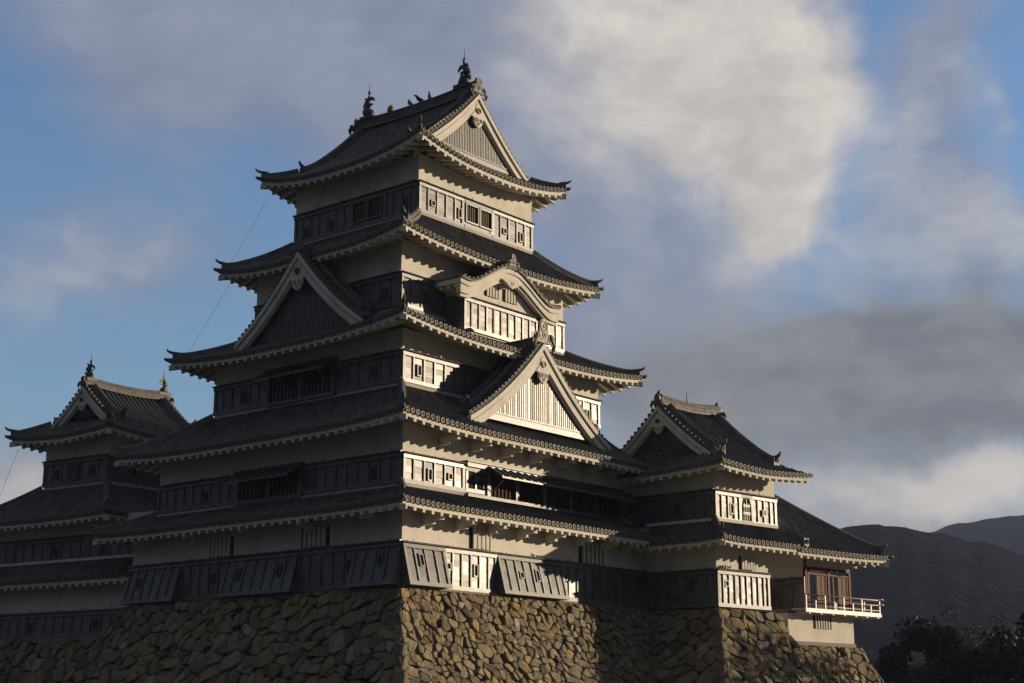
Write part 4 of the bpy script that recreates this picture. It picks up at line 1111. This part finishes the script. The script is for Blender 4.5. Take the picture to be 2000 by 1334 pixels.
kb_ = MB()
stone_face(kb_, (0, 0), (1, 0), (0, -1), 17.0, -.16, 6.4, .38, True, False, 3)
stone_face(kb_, (0, 0), (0, 1), (-1, 0), 16.4, -.10, 6.4, .58, True, True, 4)
kb_.b2(-.1, 17, -.1, 16.4, -.9, -.12, 1)
def corner_blocks(mb, x, y, sx, sy, ztop, depth, seed):
    rng = random.Random(seed); d = .02; i = 0
    while d < depth - .3:
        h = rng.uniform(.34, .52); b0, b1 = batter(d) + .07, batter(d + h) + .07
        lx, ly = (rng.uniform(.8, 1.15), rng.uniform(.38, .5)) if i % 2 else (rng.uniform(.38, .5), rng.uniform(.8, 1.15))
        g = .02; r_ = lambda: rng.uniform(-.02, .02); P = []
        for (dd, b) in ((d + h - g, b1), (d + g, b0)):
            xo, yo = x + sx * b, y + sy * b
            P += [(xo + r_(), yo + r_(), ztop - dd), (xo - sx * lx, yo + r_(), ztop - dd + r_()), (xo - sx * lx, yo - sy * ly, ztop - dd), (xo + r_(), yo - sy * ly, ztop - dd + r_())]
        mb.hexa(P, 0); d += h; i += 1
corner_blocks(kb_, 0, 0, -1, -1, -.14, 6.2, 21)
tag(obj('stone_base', kb_, [STONE, GAP]), 'battered wall of tan field stones carrying the great keep', 'stone wall')
tb = MB()
stone_face(tb, (0, 0), (1, 0), (0, -1), 3.7, -.22, 6.4, .52, True, True, 5, b0=.0)
stone_face(tb, (0, 0), (0, 1), (-1, 0), 5.0, -.22, 6.4, .62, True, False, 6)
corner_blocks(tb, 0, 0, -1, -1, -.2, 6.2, 22)
tb.b2(-.1, 3.7, -.1, 5, -.9, -.14, 1)
o = obj('stone_base', tb, [STONE, GAP], None, FT); o.location = (16, -3.83, 0)
tag(o, 'sloping rough stone wall under the corner turret, partly in shadow', 'stone wall')
pb = MB()
stone_face(pb, (3.6, 0), (1, 0), (0, -1), 6.5, -1.60, 5.0, .50, False, True, 7, b0=-.1)
stone_face(pb, (10.1, 0), (0, 1), (1, 0), 5.0, -1.60, 5.0, .65, True, False, 8)
pb.b2(3.8, 10.0, .1, 4, -2.2, -1.605, 1)
o = obj('stone_base', pb, [STONE, GAP], None, FT); o.location = (16, -3.83, 0)
tag(o, 'low stone wall under the white basement of the pavilion', 'stone wall')
sb = MB()
stone_face(sb, (-1.7, -5.4), (0, 1), (-1, 0), 15, -1.3, 5.2, .62, False, True, 9)
o = obj('stone_base', sb, [STONE, GAP], None, FI); o.location = (2, 21.4, 0)
tag(o, 'stone wall under the small keep at the far left, in deep shade', 'stone wall')
hr = MB(); hr.tube([FT((10.3, -.2, -1.75)), FT((12.3, -.8, -4.4))], .045, 7)
o = obj('handrail', hr, IRON); o.location = (16, -3.83, 0); tag(o, 'thin sloping handrail beside the pavilion stone base', 'handrail')

# =================================================================== BIRDS
def bird(name, loc, heading, sc, material, pitch=25, label='', group=None):
    m = MB(); h = R(heading); f = Vector((cos(h), sin(h), 0)); z = Vector((0, 0, 1)); a = Vector((-f.y, f.x, 0)); pr = R(pitch)
    ax = f * cos(pr) + z * sin(pr); up = z * cos(pr) - f * sin(pr)
    def P(x, y, k=0): return ax * x * sc + up * y * sc + a * k * sc + z * .16 * sc
    m.tube([P(-.42, .02), P(-.25, .02), P(-.10, .03), P(.06, .05), P(.17, .10), P(.24, .15), P(.30, .16), P(.345, .14), P(.43, .12)], [x * sc for x in (.05, .06, .105, .12, .09, .07, .062, .035, .008)], 9)
    m.prism([P(-.20, .06, -.05), P(-.62, .0, -.08), P(-.62, .0, .08), P(-.20, .06, .05)], up * .025 * sc)
    for sg in (-1, 1):
        m.prism([P(.12, .10, sg * .10), P(-.10, .10, sg * .13), P(-.42, .04, sg * .07), P(-.10, -.04, sg * .12)], a * sg * .03 * sc)
        m.tube([P(-.02, -.08, sg * .05), a * sg * .05 * sc + f * .02 * sc], .014 * sc, 5)
    o = obj(name, m, material); o.location = loc; return tag(o, label, 'bird', group)
bird('crow', (9.1, 8.62, 24.33), 60, .78, FEATHER, 35, 'black crow hunched on the top ridge, nearest the orange finial')
bird('crow', (9.1, 7.98, 24.34), 150, .85, FEATHER, 20, 'black crow in profile on the top ridge, middle bird of three')
bird('crow', (9.1, 7.33, 24.36), 95, .72, FEATHER, 62, 'black crow sitting upright on the top ridge, highest of the three')
fn = MB(); fn.tube([(0, 0, 0), (0, 0, .10), (0, 0, .22), (0, 0, .34), (0, 0, .42)], [.16, .19, .17, .12, .04], 9)
o = obj('copper_finial', fn, RUST, keep); o.location = (9.1, 9.9, 24.30)
for i, (x, hd, lb) in enumerate(((.30, 20, 'grey pigeon crouching on the board ledge of the turret, left one'), (.52, 200, 'grey pigeon beside the crouching one on the turret ledge, middle one'), (.80, 10, 'grey pigeon on the turret ledge with its tail raised, right one'))):
    bird('pigeon', FT((x, -.10, 1.55)) + Vector((16, -3.83, 0)), hd - 8, .38, PIGEON, 12, lb)

# =================================================================== GROUND, HILL, TREES
gm, k_, b_ = mat('turf'); n_ = k_.noise(objco(k_), .4, 6, .6)[0]
k_.l.new(k_.mix(n_, (.035, .045, .02), (.07, .065, .035)), b_.inputs['Base Color']); b_.inputs['Roughness'].default_value = .95
m = MB(); m.add([(-3000, -3000, -6.6), (5000, -3000, -6.6), (5000, 5000, -6.6), (-3000, 5000, -6.6)], [(0, 1, 2, 3)]); obj('ground', m, gm, kind='structure')
wm, k_, b_ = mat('moat_water'); b_.inputs['Base Color'].default_value = (.012, .018, .016, 1); b_.inputs['Roughness'].default_value = .06
bump(k_, b_, k_.noise(k_.vmath('MULTIPLY', objco(k_), (1, 1, 1)), .8, 4, .6)[0], .15, .05)
m = MB(); m.add([(-38, -38, -6.59), (60, -38, -6.59), (60, -2, -6.59), (-2, -2, -6.59), (-2, 60, -6.59), (-38, 60, -6.59)], [(0, 1, 2, 3), (0, 3, 4, 5)]); obj('moat_water', m, wm, kind='structure')

def hill_mat():
    m, k, b = mat('wooded_slope'); oc = objco(k)
    big = k.noise(oc, .012, 5, .6)[0]; fine = k.noise(oc, .16, 6, .7)[0]
    c = k.mix(k.sstep(fine, .35, .68), (.011, .014, .018), (.019, .021, .024))
    c = k.mix(k.math('MULTIPLY', k.sstep(big, .48, .66), .5), c, (.034, .026, .020))
    k.l.new(c, b.inputs['Base Color']); b.inputs['Roughness'].default_value = 1.0; b.inputs['Specular IOR Level'].default_value = .0
    vor = k.node('ShaderNodeTexVoronoi'); vor.inputs['Scale'].default_value = .17; k.l.new(oc, vor.inputs['Vector'])
    bump(k, b, k.math('SUBTRACT', k.math('MULTIPLY', fine, .6), vor.outputs['Distance']), .7, 3); return m
HILL = hill_mat()
def ridge_line(seed, azs, d0, d1, hs, nd=46, da=.13):
    m = MB(); a0, a1 = azs; na = int((a1 - a0) / da); vs = []; fs = []
    for i in range(na + 1):
        a = a0 + (a1 - a0) * i / na
        ht = hs(a)
        for j in range(nd + 1):
            t = j / nd; d = d0 + (d1 - d0) * t
            x = cam.location.x + d * cos(R(a)); y = cam.location.y + d * sin(R(a))
            z = -6.7 + ht * (sin(pi / 2 * t) ** .85) * .985
            z += (noise.fractal((x * .010 + seed, y * .010, 0), 1.0, 2.0, 4) * 6 * t * (1 - .7 * t)) + noise.fractal((x * .11, y * .11, seed), 1.0, 2.0, 3) * 1.2 * min(1, t * 6)
            vs.append((x, y, z))
    k = nd + 1
    for i in range(na):
        for j in range(nd): fs.append((i * k + j, (i + 1) * k + j, (i + 1) * k + j + 1, i * k + j + 1))
    m.add(vs, fs, 0, None, True); return m
def lerp_tab(tab):
    def f(a):
        if a <= tab[0][0]: return tab[0][1]
        for (x0, y0), (x1, y1) in zip(tab, tab[1:]):
            if a <= x1: t = (a - x0) / (x1 - x0); t = t * t * (3 - 2 * t); return y0 + (y1 - y0) * t
        return tab[-1][1]
    return f
near = lerp_tab([(5, 50), (16, 56), (20.5, 80), (22.6, 89), (24.0, 94.5), (25.2, 98), (26.2, 99.5), (27.4, 98), (30, 90), (60, 40)])
far = lerp_tab([(5, 226), (14, 226), (19, 216), (21.5, 210), (23.2, 203), (24.4, 194), (26, 176), (40, 120), (60, 60)])
obj('hill', ridge_line(3, (2, 60), 420, 860, near), HILL, kind='structure')
obj('hill', ridge_line(9, (2, 60), 1100, 1720, far, nd=36, da=.16), HILL, kind='structure')

def leaf_mat(name, a, b_c, c=None):
    m, k, b = mat(name); ri = island(k)
    st = [(0, a), (.6, b_c), (1, c or b_c)]
    k.l.new(k.ramp(ri, st), b.inputs['Base Color']); b.inputs['Roughness'].default_value = .7; return m
L_DARK = leaf_mat('dark_evergreen_leaf', (.007, .010, .007), (.018, .022, .013))
L_OLIVE = leaf_mat('olive_leaf', (.012, .013, .008), (.032, .029, .015), (.045, .034, .014))
L_RED = leaf_mat('autumn_leaf', (.018, .010, .008), (.045, .015, .010), (.075, .024, .013))
BARK = simple('bark', (.045, .036, .028), .9, .2, .3, 3, .6)
def leaves(m, rng, c, r, n, s):
    for _ in range(n):
        while True:
            v = Vector((rng.uniform(-1, 1), rng.uniform(-1, 1), rng.uniform(-1, 1)))
            if .15 < v.length < 1: break
        p = Vector(c) + Vector((v.x * r[0], v.y * r[1], v.z * r[2])); a = Vector((rng.gauss(0, 1), rng.gauss(0, 1), rng.gauss(0, 1))).normalized()
        b = a.cross(Vector((rng.gauss(0, 1), rng.gauss(0, 1), rng.gauss(0, 1)))).normalized(); q_ = s * rng.uniform(.6, 1.3)
        m.add([p - a * q_, p + b * q_ * .55, p + a * q_, p - b * q_ * .55], [(0, 1, 2, 3)])
def tree(name, az, dist, top, spread, form, mt, label, seed, dens=2.2, leaf=.17):
    rng = random.Random(seed); x = cam.location.x + dist * cos(R(az)); y = cam.location.y + dist * sin(R(az))
    root = thing(name, label, 'tree', (x, y, -6.6)); h = top + 6.6
    tm = MB(); lean = rng.uniform(-.03, .03) * h
    tm.tube([(0, 0, -.2), (lean * .3, .1, h * .3), (lean * .7, 0, h * .6), (lean, .1, h * .92)], [h * .028, h * .021, h * .013, h * .004], 8)
    cm = MB()
    if form == 'round':
        nb = 15
        for i in range(nb):
            t = rng.uniform(.35, 1); an = rng.uniform(0, 2 * pi); rr = spread * (1 - ((t - .55) / .5) ** 2) * rng.uniform(.45, 1.0) if t > .1 else 0
            c = Vector((cos(an) * rr + lean * t, sin(an) * rr, h * t * .95)); b0 = Vector((lean * t * .5, 0, h * max(.2, t - .3)))
            tm.tube([b0, b0.lerp(c, .5) + Vector((0, 0, .15)), c], [h * .010, h * .006, h * .002], 5)
            s_ = spread * rng.uniform(.26, .44); leaves(cm, rng, c, (s_, s_, s_ * .75), int(230 * dens), leaf)
    elif form == 'cone':
        for i in range(26):
            t = .15 + .85 * i / 25; rr = spread * (1 - t) ** .8 + .15
            for j in range(5):
                an = rng.uniform(0, 2 * pi); c = Vector((cos(an) * rr * .6, sin(an) * rr * .6, h * t + rng.uniform(-.2, .2)))
                tm.tube([(0, 0, h * t + .1), c], [.04, .01], 4); leaves(cm, rng, c, (rr * .5 + .1, rr * .5 + .1, .30), int(38 * dens), leaf)
    elif form == 'pads':
        for i in range(13):
            t = .35 + .65 * i / 12; an = i * 2.4; rr = spread * (1.05 - t * .75) * rng.uniform(.6, 1)
            c = Vector((cos(an) * rr, sin(an) * rr, h * t)); tm.tube([(lean * t, 0, h * t - .5), c * .6 + Vector((0, 0, h * t * .4 - .1)), c], [h * .010, h * .007, h * .003], 5)
            leaves(cm, rng, c, (spread * .42, spread * .42, .45), int(300 * dens), leaf * .8)
    elif form == 'bare':
        for i in range(44):
            an = rng.uniform(0, 2 * pi); t = rng.uniform(.25, .75); p = Vector((lean * t, 0, h * t)); pts = [p]
            for q_ in range(4): p = p + Vector((cos(an), sin(an), 1.0)) * (h * .085) * rng.uniform(.6, 1.1); an += rng.uniform(-.6, .6); pts.append(p)
            tm.tube(pts, [h * .006, h * .004, h * .003, h * .002, h * .001], 4)
            if rng.random() < .6: leaves(cm, rng, p, (.7, .7, .5), int(16 * dens), leaf * .55)
    obj('trunk', tm, BARK, root); obj('crown', cm, mt, root)
TREES = [('broadleaf_tree', 24.4, 108, 1.4, 3.6, 'round', L_OLIVE, 'loose olive bush of a tree just right of the pavilion basement', 1),
         ('maple_tree', 23.9, 122, 2.2, 4.2, 'bare', L_RED, 'half-bare maple with red autumn leaves behind the handrail', 2),
         ('maple_tree', 22.9, 130, 3.8, 4.6, 'bare', L_RED, 'taller red-leaved maple left of the dark conifer', 3),
         ('conifer_tree', 20.6, 118, 6.2, 3.2, 'cone', L_DARK, 'pointed dark conifer right of the red maples', 4),
         ('broadleaf_tree', 22.3, 104, .2, 4.2, 'round', L_DARK, 'low dark evergreen in front of the red maples', 5),
         ('broadleaf_tree', 19.4, 112, 3.0, 5.2, 'round', L_DARK, 'broad dark evergreen at the foot of the conifer', 6),
         ('pine_tree', 17.6, 120, 7.2, 4.4, 'pads', L_OLIVE, 'pine with flat foliage pads near the right edge', 7),
         ('bare_tree', 16.0, 126, 6.6, 5.0, 'bare', L_OLIVE, 'nearly leafless grey tree behind the pine', 8),
         ('maple_tree', 13.9, 124, 7.8, 4.2, 'bare', L_RED, 'red-leaved maple cut by the right edge of the photo', 9),
         ('broadleaf_tree', 16.4, 106, 2.2, 5.4, 'round', L_DARK, 'wide dark evergreen mound below the pine', 10),
         ('pine_tree', 14.4, 110, 4.2, 4.4, 'pads', L_DARK, 'dark low pine in the bottom right corner', 11)]
TREES.append(('broadleaf_tree', 13.7, 82.8, 4.0, 4.4, 'round', L_OLIVE, 'leafy tree just outside the right edge that dapples the turret base with shade', 12, .8))
for t_ in TREES: tree(*t_)

# =================================================================== AIR
def volume_mat(name, col, dens):
    m = bpy.data.materials.new(name); m.use_nodes = True; t = m.node_tree; t.nodes.clear()
    v = t.nodes.new('ShaderNodeVolumePrincipled'); v.inputs['Color'].default_value = (*col, 1); v.inputs['Density'].default_value = dens
    o = t.nodes.new('ShaderNodeOutputMaterial'); t.links.new(v.outputs[0], o.inputs['Volume']); return m
hz = MB(); hz.b2(-120, 1900, -300, 1900, -7.6, 262)
obj('haze', hz, volume_mat('haze', (.52, .66, 1.0), 2.1e-4), kind='stuff')
